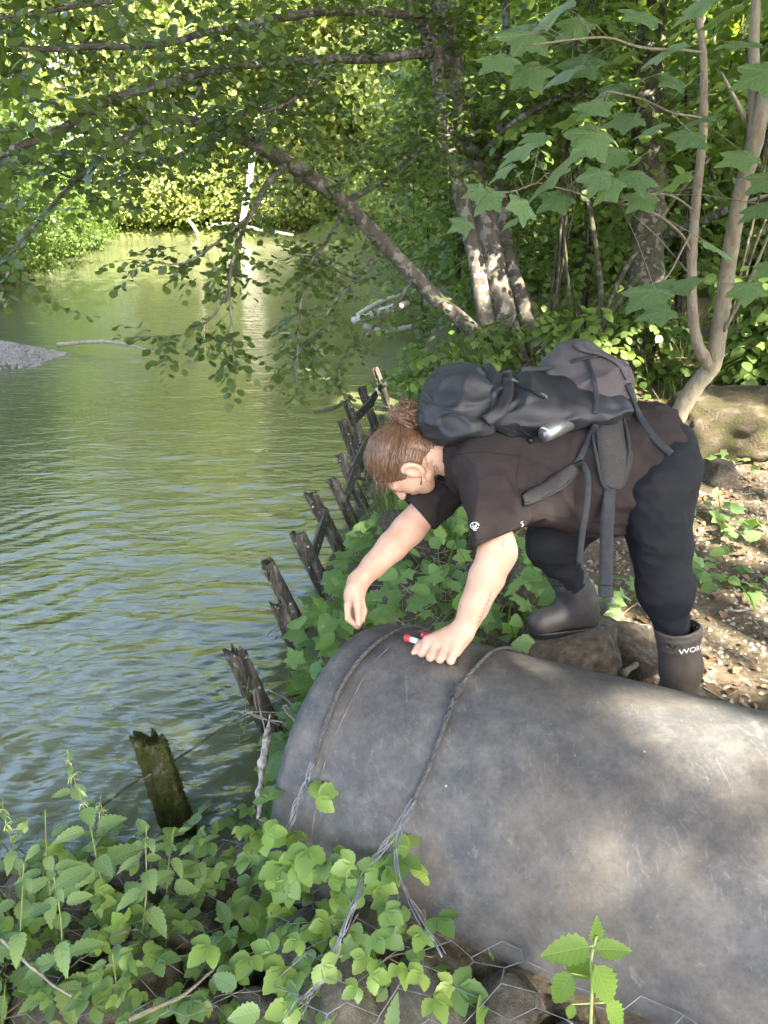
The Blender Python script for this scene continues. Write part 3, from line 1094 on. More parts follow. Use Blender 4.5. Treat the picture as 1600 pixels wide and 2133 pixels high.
who = np.argmin(((pos[:, None, :2] - tx[None]) ** 2).sum(-1), axis=1)
for i, (x, y, lab) in enumerate(SHADE):
    r = empty('shade_tree', (x, y, gz(x, y)), lab, 'tree', 'trees beside and behind the camera')
    p = pos[who == i] - (x, y, gz(x, y))
    m = len(p)
    obj('crown', leaf_cloud('crown', p, sh_dir[who == i], random_dirs(m, 1.5), sh_size[who == i], QUAD_LEAF, M_mid), r)
    obj('trunk', trunk_mesh('trunk', 9, .2, M_barkdark, 40 + i, 7, 3), r)


# ---- the alder clump with a trunk leaning over the river
def limb(pts, n=40, sides=12, seed=0, wob=.02):
    """pts: (px, py, zc, radius)"""
    q = np.array([tuple(P(a, b, c)) + (r,) for a, b, c, r in pts])
    s = smooth_path(q, n)
    return np.c_[wobble(s[:, :3], wob, 2.2, seed), s[:, 3]]


ALD = dict(
    t1=limb([(1030, 760, 7.9, .10), (1018, 690, 7.9, .088), (990, 540, 7.8, .08), (965, 430, 7.8, .078), (938, 310, 7.7, .075), (922, 220, 7.7, .07), (900, 90, 7.6, .065), (862, 10, 7.6, .06), (800, -140, 7.5, .05), (740, -330, 7.4, .03)], seed=1),
    t2=limb([(1072, 765, 8.0, .16), (1056, 680, 8.0, .135), (1035, 580, 8.0, .125), (1012, 460, 8.0, .118), (990, 340, 8.0, .11), (955, 180, 8.0, .10), (930, 60, 8.0, .095), (905, -60, 8.0, .085), (880, -300, 8, .06)], seed=2),
    t3=limb([(1130, 765, 8.1, .13), (1105, 690, 8.1, .10), (1080, 600, 8.15, .085), (1055, 500, 8.2, .075), (1040, 350, 8.3, .065), (1050, 150, 8.4, .05), (1060, -100, 8.5, .03)], seed=3),
    t4=limb([(1040, 765, 7.85, .11), (985, 690, 7.75, .095), (930, 640, 7.6, .09), (862, 572, 7.35, .086), (800, 505, 7.1, .084), (720, 425, 6.8, .08), (640, 368, 6.5, .078), (560, 318, 6.2, .066), (480, 277, 5.9, .052), (400, 256, 5.7, .042), (320, 254, 5.45, .034), (240, 308, 5.2, .026), (150, 385, 4.95, .018), (70, 470, 4.8, .012), (-10, 560, 4.7, .006)], 70, seed=4),
)
BR = dict(
    b1=limb([(905, 110, 7.6, .06), (800, 118, 7.0, .055), (700, 124, 6.4, .05), (560, 130, 5.6, .042), (450, 146, 5.0, .037), (340, 172, 4.5, .033), (230, 212, 4.0, .030), (130, 266, 3.7, .027), (0, 325, 3.4, .022), (-120, 380, 3.2, .016)], 60, 9, seed=5),
    b2=limb([(880, 30, 7.4, .045), (700, 26, 6.2, .04), (560, 43, 5.4, .034), (440, 62, 4.8, .03), (370, 86, 4.4, .025), (250, 97, 3.9, .02), (100, 105, 3.4, .016), (-40, 110, 3.1, .012)], 50, 9, seed=6),
    b3=limb([(720, 425, 6.8, .03), (800, 375, 6.6, .022), (870, 320, 6.4, .016), (930, 280, 6.2, .008)], 24, 7, seed=7),
    b4=limb([(480, 277, 5.9, .02), (350, 330, 5.2, .013), (200, 380, 4.7, .009), (60, 330, 4.3, .005)], 24, 7, seed=8),
    b5=limb([(600, 340, 6.3, .025), (560, 380, 5.8, .02), (535, 420, 5.4, .016), (505, 480, 5.1, .013), (485, 560, 4.95, .009), (482, 660, 4.85, .006), (492, 780, 4.8, .003)], 34, 6, seed=9),
    b6=limb([(720, 430, 6.8, .02), (680, 500, 6.1, .015), (640, 570, 5.7, .011), (622, 680, 5.5, .007), (618, 790, 5.4, .003)], 30, 6, seed=10),
    b7=limb([(800, 510, 7.1, .02), (745, 580, 6.4, .014), (700, 620, 6.0, .01), (660, 690, 5.8, .006), (640, 745, 5.7, .003)], 30, 6, seed=11),
    b8=limb([(520, 450, 5.25, .012), (450, 505, 5.0, .009), (380, 545, 4.9, .006), (270, 540, 4.8, .003)], 24, 6, seed=12),
    b9=limb([(484, 600, 4.9, .008), (440, 660, 4.8, .006), (380, 695, 4.75, .004), (310, 705, 4.7, .003)], 24, 6, seed=13),
    b10=limb([(862, 572, 7.35, .02), (820, 640, 6.9, .014), (770, 690, 6.6, .01), (720, 740, 6.4, .006), (690, 780, 6.3, .003)], 24, 6, seed=14),
    b11=limb([(745, 580, 6.4, .012), (700, 560, 6.1, .008), (640, 530, 5.8, .005), (580, 545, 5.6, .003)], 20, 6, seed=15),
    b12=limb([(905, -20, 7.6, .04), (780, -60, 6.4, .03), (600, -70, 5.2, .024), (380, -40, 4.0, .018), (160, 10, 3.2, .012), (0, 40, 2.8, .007)], 40, 8, seed=16),
    b13=limb([(700, 124, 6.4, .02), (640, 190, 5.9, .015), (560, 230, 5.5, .01), (450, 250, 5.1, .005)], 24, 6, seed=17),
    b14=limb([(990, 340, 8, .04), (1080, 250, 7.4, .03), (1180, 200, 6.9, .02), (1260, 210, 6.6, .01)], 24, 6, seed=18),
)
ald0 = Vector((1.25, 7.75, gz(1.25, 7.75)))
alder = empty('alder_tree', ald0, 'many stemmed alder with lichened trunks, one leaning out over the river', 'tree')
for kname, q in ALD.items():
    V_, F_ = tube(q[:, :3] - np.array(ald0), q[:, 3] * (.86 if kname == 't4' else 1), 14)
    obj('trunk', mesh('trunk', V_, F_, M_bark), alder)
for kname, q in BR.items():
    V_, F_ = tube(q[:, :3] - np.array(ald0), q[:, 3] * (.74 if kname in ('b1', 'b2', 'b12') else 1), 8)
    obj('branch', mesh('branch', V_, F_, M_bark), alder)
LP, LY, LZ, LS = [], [], [], []
tw = MB()


def leafy_twig(p, d, L, size, step=.03, droop=.5, seed=0, thick=.0022):
    """a thin twig with leaves to both sides"""
    rn = random.Random(seed)
    p = np.array(p, dtype=float)
    d = np.array(d, dtype=float)
    d /= np.linalg.norm(d) + 1e-9
    pts = [p.copy()]
    nst = max(3, int(L / step))
    for i in range(nst):
        d = d + np.array((rn.gauss(0, .16), rn.gauss(0, .16), rn.gauss(0, .12) - droop * step))
        d /= np.linalg.norm(d)
        p = p + d * step
        pts.append(p.copy())
        if i > 0:
            side = np.cross(d, (0, 0, 1.0))
            side /= np.linalg.norm(side) + 1e-6
            yd = d * .5 + side * (1 if i % 2 else -1) * rn.uniform(.5, 1.1) + np.array((0, 0, rn.uniform(-.7, .25)))
            LP.append(p + yd * .012)
            LY.append(yd)
            LZ.append(np.array((rn.gauss(0, .45), rn.gauss(0, .45), 1.0)))
            LS.append(size * rn.uniform(.65, 1.2))
    tw.tube(np.array(pts)[::2] if len(pts) > 6 else np.array(pts), np.linspace(thick, thick * .4, len(pts[::2]) if len(pts) > 6 else len(pts)), 3, False)


def dress(q, per_m, L, size, t0=.1, t1=1.0, droop=.5, seed=0, updown=0.0):
    """twigs along a limb"""
    rn = random.Random(seed)
    i0, i1 = int(t0 * (len(q) - 1)), int(t1 * (len(q) - 1))
    length = np.linalg.norm(np.diff(q[i0:i1 + 1, :3], axis=0), axis=1).sum()
    for k2 in range(int(length * per_m)):
        i = rn.randint(i0, max(i0, i1 - 1))
        T = q[min(i + 1, len(q) - 1), :3] - q[i, :3]
        T /= np.linalg.norm(T) + 1e-9
        d = np.array((rn.gauss(0, 1), rn.gauss(0, 1), rn.gauss(0, .7) + updown))
        d = d - T * (d @ T) * .4
        d = d / np.linalg.norm(d) + T * .5
        leafy_twig(q[i, :3] + d * q[i, 3] * .5, d, L * rn.uniform(.5, 1.3), size, .034, droop, rn.random())


dress(BR['b1'], 12, .6, .062, .15, 1, .5, 1)
dress(BR['b2'], 13, .55, .062, .1, 1, .5, 2)
dress(BR['b12'], 11, .55, .062, .1, 1, .8, 3, -.3)
dress(ALD['t4'], 14, .6, .062, .35, 1, .7, 4)
dress(BR['b3'], 55, .6, .062, .2, 1, .5, 5)
dress(BR['b4'], 26, .5, .062, .1, 1, .7, 6)
dress(BR['b13'], 45, .5, .062, .1, 1, .6, 7)
dress(BR['b14'], 40, .6, .065, .1, 1, .6, 17)
for i, nme in enumerate(('b5', 'b6', 'b7', 'b8', 'b9', 'b10', 'b11')):
    dress(BR[nme], 34, .26, .06, .25, 1, 1.2, 20 + i, -.3)
    leafy_twig(BR[nme][-1, :3], BR[nme][-1, :3] - BR[nme][-4, :3], .2, .058, .03, 1, 50 + i)
dress(ALD['t1'], 22, .9, .065, .45, .95, .5, 8)
dress(ALD['t2'], 22, .9, .065, .45, .95, .5, 9)
dress(ALD['t3'], 18, .9, .065, .35, .95, .5, 10)
dress(ALD['t4'], 5, .4, .062, .12, .4, .7, 12, -.2)
o = np.array(ald0)
obj('crown', leaf_cloud('crown', np.array(LP) - o, np.array(LY), np.array(LZ), np.array(LS), ROUND_LEAF, M_alder, np.clip(RNG.normal(.5, .25, len(LP)), 0, 1)), alder)
me = tw.mesh('twigs', M_barkdark)
me.transform(Matrix.Translation(-ald0))
obj('twigs', me, alder, kind='stuff')

# ---- thick dark trunk on the right and the thin stems beside it
q = limb([(1310, 800, 7.3, .24), (1318, 720, 7.3, .19), (1345, 600, 7.3, .165), (1352, 450, 7.4, .155), (1350, 300, 7.4, .15), (1352, 150, 7.5, .145), (1358, 20, 7.5, .14), (1362, -200, 7.5, .12)], seed=21)
b0 = Vector((q[0, 0], q[0, 1], gz(q[0, 0], q[0, 1])))
big = empty('dark_trunk_tree', b0, 'thick dark mossy trunk right of the backpack', 'tree')
obj('trunk', mesh('trunk', *tube(q[:, :3] - np.array(b0), q[:, 3] * (1 + .08 * np.sin(np.arange(len(q)) * 1.7)), 16), M_barkdark), big)
for pts in ([(1360, 500, 7.4, .05), (1440, 470, 7.0, .04), (1540, 430, 6.6, .035), (1640, 400, 6.2, .03)], [(1345, 560, 7.3, .04), (1280, 640, 7.0, .03), (1235, 700, 6.9, .025)]):
    q2 = limb(pts, 20, seed=22)
    obj('branch', mesh('branch', *tube(q2[:, :3] - np.array(b0), q2[:, 3], 8), M_barkdark), big)
pos, nor = clump_points((0, 0, 6.2), (2.2, 2.2, 1.8), 40, 90, .5)
m = len(pos)
obj('crown', leaf_cloud('crown', pos, random_dirs(m, -.3), random_dirs(m, 1.2), RNG.uniform(.08, .13, m), HAZEL_LEAF, M_hazel), big)
for i, (pts, lab) in enumerate((
        ([(1215, 790, 7.6, .022), (1190, 640, 7.6, .02), (1170, 450, 7.6, .018), (1185, 250, 7.6, .016), (1210, 60, 7.6, .014), (1215, -60, 7.6, .01)], 'thin dark stem between the twin trunks and the thick trunk, nearest the twins'),
        ([(1262, 790, 7.2, .03), (1255, 640, 7.2, .028), (1235, 470, 7.2, .024), (1205, 330, 7.3, .02), (1195, 200, 7.3, .016), (1205, 80, 7.3, .012), (1212, 0, 7.3, .009)], 'thin straight dark stem in the middle of the undergrowth'),
        ([(1235, 740, 7.0, .022), (1262, 650, 6.8, .022), (1310, 550, 6.6, .02), (1370, 470, 6.4, .017), (1430, 390, 6.2, .013), (1480, 330, 6.1, .008)], 'slanting dark stem crossing in front of the thick trunk'))):
    q2 = limb(pts, 30, seed=30 + i)
    b1 = Vector(q2[0, :3])
    r = empty('thin_stem', tuple(b1), lab, 'sapling', 'thin stems in the undergrowth')
    obj('stem', mesh('stem', *tube(q2[:, :3] - q2[0, :3], q2[:, 3], 8), M_barkdark), r)

# ---- hazel undergrowth
def hazel(x, y, h, rad, nl, leaf, lab, seed, low=.15):
    r = empty('hazel_bush', (x, y, gz(x, y)), lab, 'bush', 'leafy undergrowth on the right bank')
    rn = random.Random(seed)
    mb = MB()
    pos, yd, zh = [], [], []
    for s in range(5):
        a = rn.uniform(0, 6.28)
        lean = rn.uniform(.1, .55) * rad
        pts = np.array([(math.cos(a) * lean * t ** 1.4, math.sin(a) * lean * t ** 1.4, h * t - .1) for t in np.linspace(0, 1, 12)])
        pts = wobble(pts, .08, 1.1, seed + s)
        mb.tube(pts, np.linspace(.016, .004, 12), 6)
        for b in range(nl // 5 // 10):
            i = 1 + int(10.5 * rn.random() ** .8)
            t = i / 12
            if t < low:
                continue
            a2 = rn.uniform(0, 6.28)
            L = rad * rn.uniform(.3, .9) * (1.15 - .5 * t)
            d = np.array((math.cos(a2), math.sin(a2), rn.uniform(-.1, .45)))
            p = pts[i].copy()
            for k in range(14):
                d = d + np.array((rn.gauss(0, .1), rn.gauss(0, .1), -.07))
                p = p + d * L / 14
                if k < 2:
                    continue
                sd = np.cross(d, (0, 0, 1)) * (1 if k % 2 else -1)
                pos.append(p + sd * .02)
                yd.append(d * .6 + sd * .9 + (0, 0, rn.uniform(-.5, .1)))
                zh.append((rn.gauss(0, .35), rn.gauss(-.15, .35), 1))
    m = len(pos)
    obj('stem', mb.mesh('stem', M_barkdark), r)
    obj('crown', leaf_cloud('crown', np.array(pos), np.array(yd), np.array(zh), RNG.uniform(.65, 1.25, m) * leaf, HAZEL_LEAF, M_hazel, np.clip(RNG.normal(.45, .28, m), 0, 1)), r)
    return r


HZ = [(1.0, 10.6, 4.6, 1.6, 2600, .10, 'leafy bush behind the twin lichened trunks'), (2.3, 9.0, 4.4, 1.5, 2600, .095, 'leafy bush between the twin trunks and the thick dark trunk'),
      (3.35, 8.9, 4.6, 1.5, 2600, .095, 'leafy bush behind the thick dark trunk'), (4.5, 8.0, 4.4, 1.5, 2600, .095, 'leafy bush behind the pale sapling at the right edge'),
      (2.7, 12.0, 5.2, 2.0, 2600, .11, 'tall bush in the second row of the undergrowth, middle'), (5.6, 11.0, 5.2, 2.0, 2600, .11, 'tall bush in the second row of the undergrowth, right'),
      (.75, 14.5, 5.0, 2.0, 2400, .12, 'bush on the right bank beyond the leaning trunk'), (7.6, 14.0, 5.6, 2.4, 2400, .13, 'tall bush at the back of the undergrowth, right edge'),
      (3.9, 16.0, 6.0, 2.4, 2400, .13, 'tall bush at the back of the undergrowth, middle')]
for i, h in enumerate(HZ):
    hazel(*h, 60 + i)
for i, h in enumerate([(1.75, 8.1, 4.3, 1.3, 2000, .10, 'leafy bush just behind the right twin trunk, crown above head height'), (3.1, 7.0, 4.4, 1.4, 2000, .105, 'leafy bush in front of the thick dark trunk, crown above head height'), (4.1, 7.1, 4.4, 1.3, 2000, .105, 'leafy bush over the sapling fork, crown above head height')]):
    hazel(*h, 90 + i, low=.42)

# ---- pale maple sapling on the right: two stems, big lobed leaves
MAPLE_LEAF = [mesh('leaf', *leaf_lobed([(-112, .40), (-56, .68), (0, .86), (56, .68), (112, .40)], 6, .05, .22, s), M_maple) for s in (1, 2, 3)]
s1 = limb([(1405, 890, 5.1, .062), (1420, 850, 5.05, .058), (1452, 800, 4.95, .056), (1485, 760, 4.85, .055), (1498, 700, 4.75, .048), (1512, 600, 4.6, .046), (1528, 480, 4.4, .044), (1553, 370, 4.2, .043), (1575, 290, 4.05, .042), (1592, 200, 3.95, .036), (1615, 120, 3.85, .03)], 50, seed=41, wob=.008)
s2 = limb([(1482, 765, 4.85, .045), (1455, 715, 4.75, .033), (1443, 640, 4.65, .03), (1441, 540, 4.5, .028), (1447, 450, 4.4, .026), (1458, 340, 4.25, .024), (1466, 240, 4.1, .022), (1466, 130, 4.0, .019), (1455, 30, 3.9, .016), (1445, -60, 3.8, .012)], 50, seed=42, wob=.008)
s3 = limb([(1570, 290, 4.05, .034), (1570, 200, 4.0, .030), (1570, 110, 3.95, .027), (1573, 40, 3.9, .025), (1578, -60, 3.85, .02)], 20, seed=43, wob=.006)
s4 = limb([(1508, 690, 4.7, .012), (1545, 620, 4.5, .010), (1580, 540, 4.3, .008), (1605, 480, 4.2, .006)], 16, seed=44, wob=.006)
s5 = limb([(1565, 275, 4.1, .016), (1535, 215, 4.0, .012), (1502, 150, 3.9, .006)], 12, seed=45, wob=.004)
sy0 = Vector(s1[0, :3])
maple = empty('maple_sapling', tuple(sy0), 'pale forked maple sapling with big lobed leaves at the right', 'tree')
for q in (s1, s2, s3):
    obj('trunk', mesh('trunk', *tube(q[:, :3] - np.array(sy0), q[:, 3] * (1 + .05 * np.sin(np.arange(len(q)) * 2.3)), 12), M_barkpale), maple)
MB_ = [s4, s5,
       limb([(1440, 528, 4.5, .009), (1420, 490, 4.3, .008), (1380, 455, 4.0, .007), (1320, 430, 3.7, .006), (1250, 415, 3.45, .005), (1180, 395, 3.25, .004), (1120, 380, 3.1, .003)], 26, seed=46, wob=.006),
       limb([(1446, 440, 4.4, .007), (1405, 410, 4.1, .006), (1360, 403, 3.8, .005), (1290, 420, 3.5, .004)], 20, seed=47, wob=.004),
       limb([(1466, 110, 4.0, .008), (1400, 103, 3.6, .007), (1330, 98, 3.3, .006), (1270, 80, 3.1, .005), (1200, 82, 2.95, .004), (1110, 92, 2.8, .003)], 24, seed=48, wob=.006),
       limb([(1463, 245, 4.1, .007), (1400, 235, 3.7, .006), (1340, 208, 3.4, .005), (1270, 190, 3.2, .004)], 20, seed=49, wob=.004),
       limb([(1442, 480, 4.45, .006), (1400, 560, 4.1, .005), (1370, 600, 3.95, .004)], 16, seed=50, wob=.004),
       limb([(1120, 380, 3.1, .003), (1060, 400, 3.0, .0025), (1010, 395, 2.95, .002), (975, 400, 2.9, .002)], 14, seed=51, wob=.004)]
for q in MB_:
    obj('branch', mesh('branch', *tube(q[:, :3] - np.array(sy0), q[:, 3], 6), M_barkpale), maple)
ML = [(1175, 340, 95), (1070, 320, 95), (1220, 300, 110), (1150, 420, 95), (1090, 440, 85), (1010, 420, 75), (1060, 465, 65), (1130, 385, 115), (1205, 365, 85), (1300, 345, 105), (1330, 378, 90), (1260, 400, 75), (955, 470, 62), (985, 400, 60),
      (1240, 380, 90), (1330, 160, 125), (1380, 110, 110), (1395, 168, 75), (1270, 190, 95), (1130, 40, 125), (1090, 85, 125), (1230, 40, 85), (1480, 40, 125), (1540, 90, 95), (1430, 290, 90), (1450, 250, 85), (1380, 600, 125), (1340, 620, 115),
      (1360, 652, 95), (1422, 590, 85), (1570, 440, 100), (1500, 520, 90), (1190, 60, 100), (1160, 160, 110), (1110, 160, 100), (1230, 225, 95), (1180, 250, 85), (1350, 270, 85), (1290, 250, 100), (1400, 380, 85), (1530, 330, 100), (1590, 380, 95), (1440, 20, 110), (1330, 30, 110), (1570, 160, 110), (1420, 180, 80), (1030, 130, 95), (1060, 60, 100), (1285, 120, 90), (1200, 140, 100),
      (1330, 420, 75), (1270, 330, 90), (1110, 285, 85), (1040, 360, 70), (1600, 560, 90), (1555, 610, 80)]
rn = random.Random(5)
pet = MB()
_allq = np.vstack([q[:, :3] for q in MB_ + [s1, s2, s3]])
for i, (px, py, sz) in enumerate(ML):
    zc = 3.05 + .5 * (px - 1100) / 500 + rn.uniform(-.15, .25)
    c = P(px, py, zc)
    size = sz * zc / FPX * .92 * rn.uniform(.9, 1.1)
    tip = Vector((-.75 + rn.gauss(0, .4), -.35 + rn.gauss(0, .35), -.32 + rn.gauss(0, .2))).normalized()
    nrm = Vector((-.1 + rn.gauss(0, .3), -.25 + rn.gauss(0, .3), 1)).normalized()
    R = rot_from(np.array([tuple(tip)]), np.array([tuple(nrm)]))[0]
    o = obj('leaf', MAPLE_LEAF[i % 3], maple)
    base = c - tip * size * .35
    o.matrix_local = Matrix.Translation(base - sy0) @ Matrix(R.tolist()).to_4x4() @ Matrix.Diagonal((size, size, size, 1))
    j = np.argmin(((_allq - np.array(base)) ** 2).sum(1))
    a = Vector(_allq[j])
    if (a - base).length < .6:
        mid = (a + base) / 2 + Vector((0, 0, .02))
        pet.tube([tuple(a - sy0), tuple(mid - sy0), tuple(base - sy0)], .0018, 4, False)
obj('leaf_stalks', pet.mesh('leaf_stalks', M_barkpale), maple, kind='stuff')

# ---- dead wood, logs, boulder
def log(name, pts, mat, lab, cat, seed, n=24, wob=.015, sides=9, group=None, twigs=0):
    q = limb(pts, n, seed=seed, wob=wob)
    r = empty(name, tuple(q[0, :3]), lab, cat, group)
    obj('wood', mesh('wood', *tube(q[:, :3] - q[0, :3], q[:, 3] * (1 + .1 * np.sin(np.arange(n) * 1.9 + seed)), sides), mat), r)
    return r, q


log('dead_tree', [(500, 492, 36, .13), (512, 420, 36, .15), (520, 370, 36, .14), (527, 320, 36, .12), (533, 245, 36, .08)], M_dead, 'bare white dead trunk standing on the far shore', 'trunk', 61, sides=12)
log('dead_log', [(440, 470, 37, .06), (480, 466, 36.5, .07), (540, 478, 35.5, .08), (610, 490, 34, .05)], M_dead, 'long white log lying at the foot of the dead trunk', 'log', 62)
log('dead_log', [(378, 440, 38, .09), (402, 470, 37, .08), (412, 488, 36, .06)], M_dead, 'short slanting log left of the white dead trunk', 'log', 63)
log('driftwood_branch', [(120, 718, 12.2, .03), (190, 712, 12.1, .028), (260, 716, 12, .024), (330, 735, 11.6, .012)], M_drift, 'thin driftwood branch lying off the gravel bar', 'branch', 64)
for i, (pts, lab) in enumerate((
        ([(735, 668, 13.2, .06), (790, 650, 13.4, .07), (850, 632, 13.7, .06)], 'thickest bleached log of the driftwood pile on the right bank'),
        ([(745, 655, 13.6, .04), (785, 632, 13.8, .04), (840, 612, 14.0, .03)], 'upper bleached log of the driftwood pile'),
        ([(760, 680, 12.6, .05), (800, 690, 12.4, .05), (860, 680, 12.2, .04)], 'lower log of the driftwood pile near the water'),
        ([(775, 625, 14, .03), (800, 650, 13.6, .03), (815, 690, 12.9, .025)], 'thin stick crossing the driftwood pile'))):
    log('driftwood_log', pts, M_dead if i < 2 else M_drift, lab, 'log', 70 + i, group='driftwood pile on the right bank')
log('snagged_stick', [(655, 858, 7.3, .014), (690, 852, 7.2, .018), (720, 835, 7.1, .012), (735, 826, 7.1, .006)], M_barkdark, 'dark stick caught on the posts above the water', 'stick', 80)
M_mossrock = mat_mottled('mossy_rock', [(.32, (.13, .11, .085)), (.45, (.07, .057, .034)), (.58, (.045, .044, .016)), (.75, (.075, .07, .026))], 5, .97, 1.0, 30, bump_d=.03)
M_rock = mat_mottled('bank_rock', [(.3, (.05, .04, .03)), (.5, (.105, .085, .062)), (.75, (.20, .17, .13))], 7, .95, 1.0, 30, bump_d=.025)
c = PZ(1560, 960, .05)
rk = obj('mossy_boulder', rock_mesh('mossy_boulder', 5, M_mossrock, 5, .55, .8), label='big mossy boulder behind the path at the right edge', cat='boulder', loc=(c.x, c.y + .35, gz(c.x, c.y) + .12), scale=(.55, .42, .40), rot=(0, 0, .4))
# ------------------------------------------------------------------ sculpting kit: smooth unions of tapered limbs, meshed
_LAT = np.random.default_rng(3).random((32, 32, 32)).astype(np.float32) * 2 - 1


def vnoise(p, f):
    q = p * f + 100.0
    i = np.floor(q).astype(int)
    t = q - i
    t = t * t * (3 - 2 * t)
    i0 = i & 31
    i1 = (i + 1) & 31
    x0, y0, z0 = i0.T
    x1, y1, z1 = i1.T
    tx, ty, tz = t.T
    L = _LAT
    a = L[x0, y0, z0] * (1 - tx) + L[x1, y0, z0] * tx
    b = L[x0, y1, z0] * (1 - tx) + L[x1, y1, z0] * tx
    c = L[x0, y0, z1] * (1 - tx) + L[x1, y0, z1] * tx
    d = L[x0, y1, z1] * (1 - tx) + L[x1, y1, z1] * tx
    return (a * (1 - ty) + b * ty) * (1 - tz) + (c * (1 - ty) + d * ty) * tz


class Sculpt:
    def __init__(self):
        self.ops = []

    def cone(self, a, b, ra, rb, k=.03, op='u', stretch=None):
        """tapered capsule; stretch = (direction, factor) widens it along that direction"""
        a, b = np.array(a, float), np.array(b, float)
        ab = b - a
        L2 = ab @ ab + 1e-12
        sd = None
        if stretch:
            sd = np.array(stretch[0], float)
            sd /= np.linalg.norm(sd)
            sf = stretch[1]

        def fn(p):
            q = p - a
            if sd is not None:
                s = q @ sd
                s0 = ab @ sd
                t0 = np.clip((q @ ab) / L2, 0, 1)
                q = q - sd[None] * ((s - s0 * t0) * (1 - 1 / sf))[:, None]
            t = np.clip((q @ ab) / L2, 0, 1)
            return np.linalg.norm(q - t[:, None] * ab, axis=1) - (ra + (rb - ra) * t)
        m = (stretch[1] if stretch else 1.0)
        self.ops.append((fn, k, op, (a + b) / 2, np.linalg.norm(ab) / 2 + max(ra, rb) * max(1, m)))
        return self

    def chain(self, pts, rs, k=.03, stretch=None):
        for i in range(len(pts) - 1):
            self.cone(pts[i], pts[i + 1], rs[i], rs[i + 1], k if i == 0 else .012, 'u', stretch)
        return self

    def ell(self, c, axes, radii, k=.03, op='u'):
        c = np.array(c, float)
        A = np.array([np.array(x, float) / np.linalg.norm(x) for x in axes])
        R = np.array(radii, float)

        def fn(p):
            q = (p - c) @ A.T
            k0 = np.linalg.norm(q / R, axis=1)
            k1 = np.linalg.norm(q / (R * R), axis=1) + 1e-9
            return k0 * (k0 - 1) / k1
        self.ops.append((fn, k, op, c, max(radii)))
        return self

    def plane(self, c, n, k=.004):
        """cut away the side the normal points to"""
        c, n = np.array(c, float), np.array(n, float)
        n /= np.linalg.norm(n)
        self.ops.append((lambda p: (p - c) @ n, k, 'i', c, 1e9))
        return self

    def field(self, fn):
        self.ops.append((fn, 0, 'f', np.zeros(3), 1e9))
        return self

    def eval(self, p, c=None, half=0):
        d = np.full(len(p), 1.0)
        for fn, k, op, bc, br in self.ops:
            if c is not None and br < 1e8 and np.linalg.norm(bc - c) > br + half + k + .03:
                continue
            if op == 'f':
                d = d + fn(p)
                continue
            e = fn(p)
            if op == 'u':
                h = np.clip(.5 + .5 * (d - e) / k, 0, 1)
                d = d * (1 - h) + e * h - k * h * (1 - h)
            elif op == 's':
                h = np.clip(.5 - .5 * (d + e) / k, 0, 1)
                d = d * (1 - h) - e * h + k * h * (1 - h)
            elif op == 'i':
                d = np.maximum(d, e)
        return d

    def build(self, vox=.005, relax=1):
        us = [o for o in self.ops if o[2] == 'u']
        lo = np.min([o[3] - o[4] for o in us], axis=0) - .04
        hi = np.max([o[3] + o[4] for o in us], axis=0) + .04
        B = 12
        nb = np.ceil((hi - lo) / (vox * B)).astype(int)
        n = nb * B
        G = np.full(n, 1.0, dtype=np.float32)
        half = vox * B * .87
        ii = np.stack(np.meshgrid(*[np.arange(k) for k in nb], indexing='ij'), -1).reshape(-1, 3)
        cen = lo + (ii + .5) * vox * B
        lb = np.full(len(cen), 1e9)
        for o in us:
            lb = np.minimum(lb, np.linalg.norm(cen - o[3], axis=1) - o[4] - o[1])
        ii, cen = ii[lb < half + .03], cen[lb < half + .03]
        dc = self.eval(cen)
        sel = np.abs(dc) < half * 1.5 + .02
        G2 = None
        # blocks wholly inside
        for i, c in zip(ii[(~sel) & (dc < 0)], cen[(~sel) & (dc < 0)]):
            a = i * B
            G[a[0]:a[0] + B, a[1]:a[1] + B, a[2]:a[2] + B] = -1
        loc = np.stack(np.meshgrid(*[np.arange(B)] * 3, indexing='ij'), -1).reshape(-1, 3)
        for i, c in zip(ii[sel], cen[sel]):
            a = i * B
            p = lo + (a + loc + .5) * vox
            G[a[0]:a[0] + B, a[1]:a[1] + B, a[2]:a[2] + B] = self.eval(p, c, half).reshape(B, B, B)
        return nets(G, lo, vox, relax)


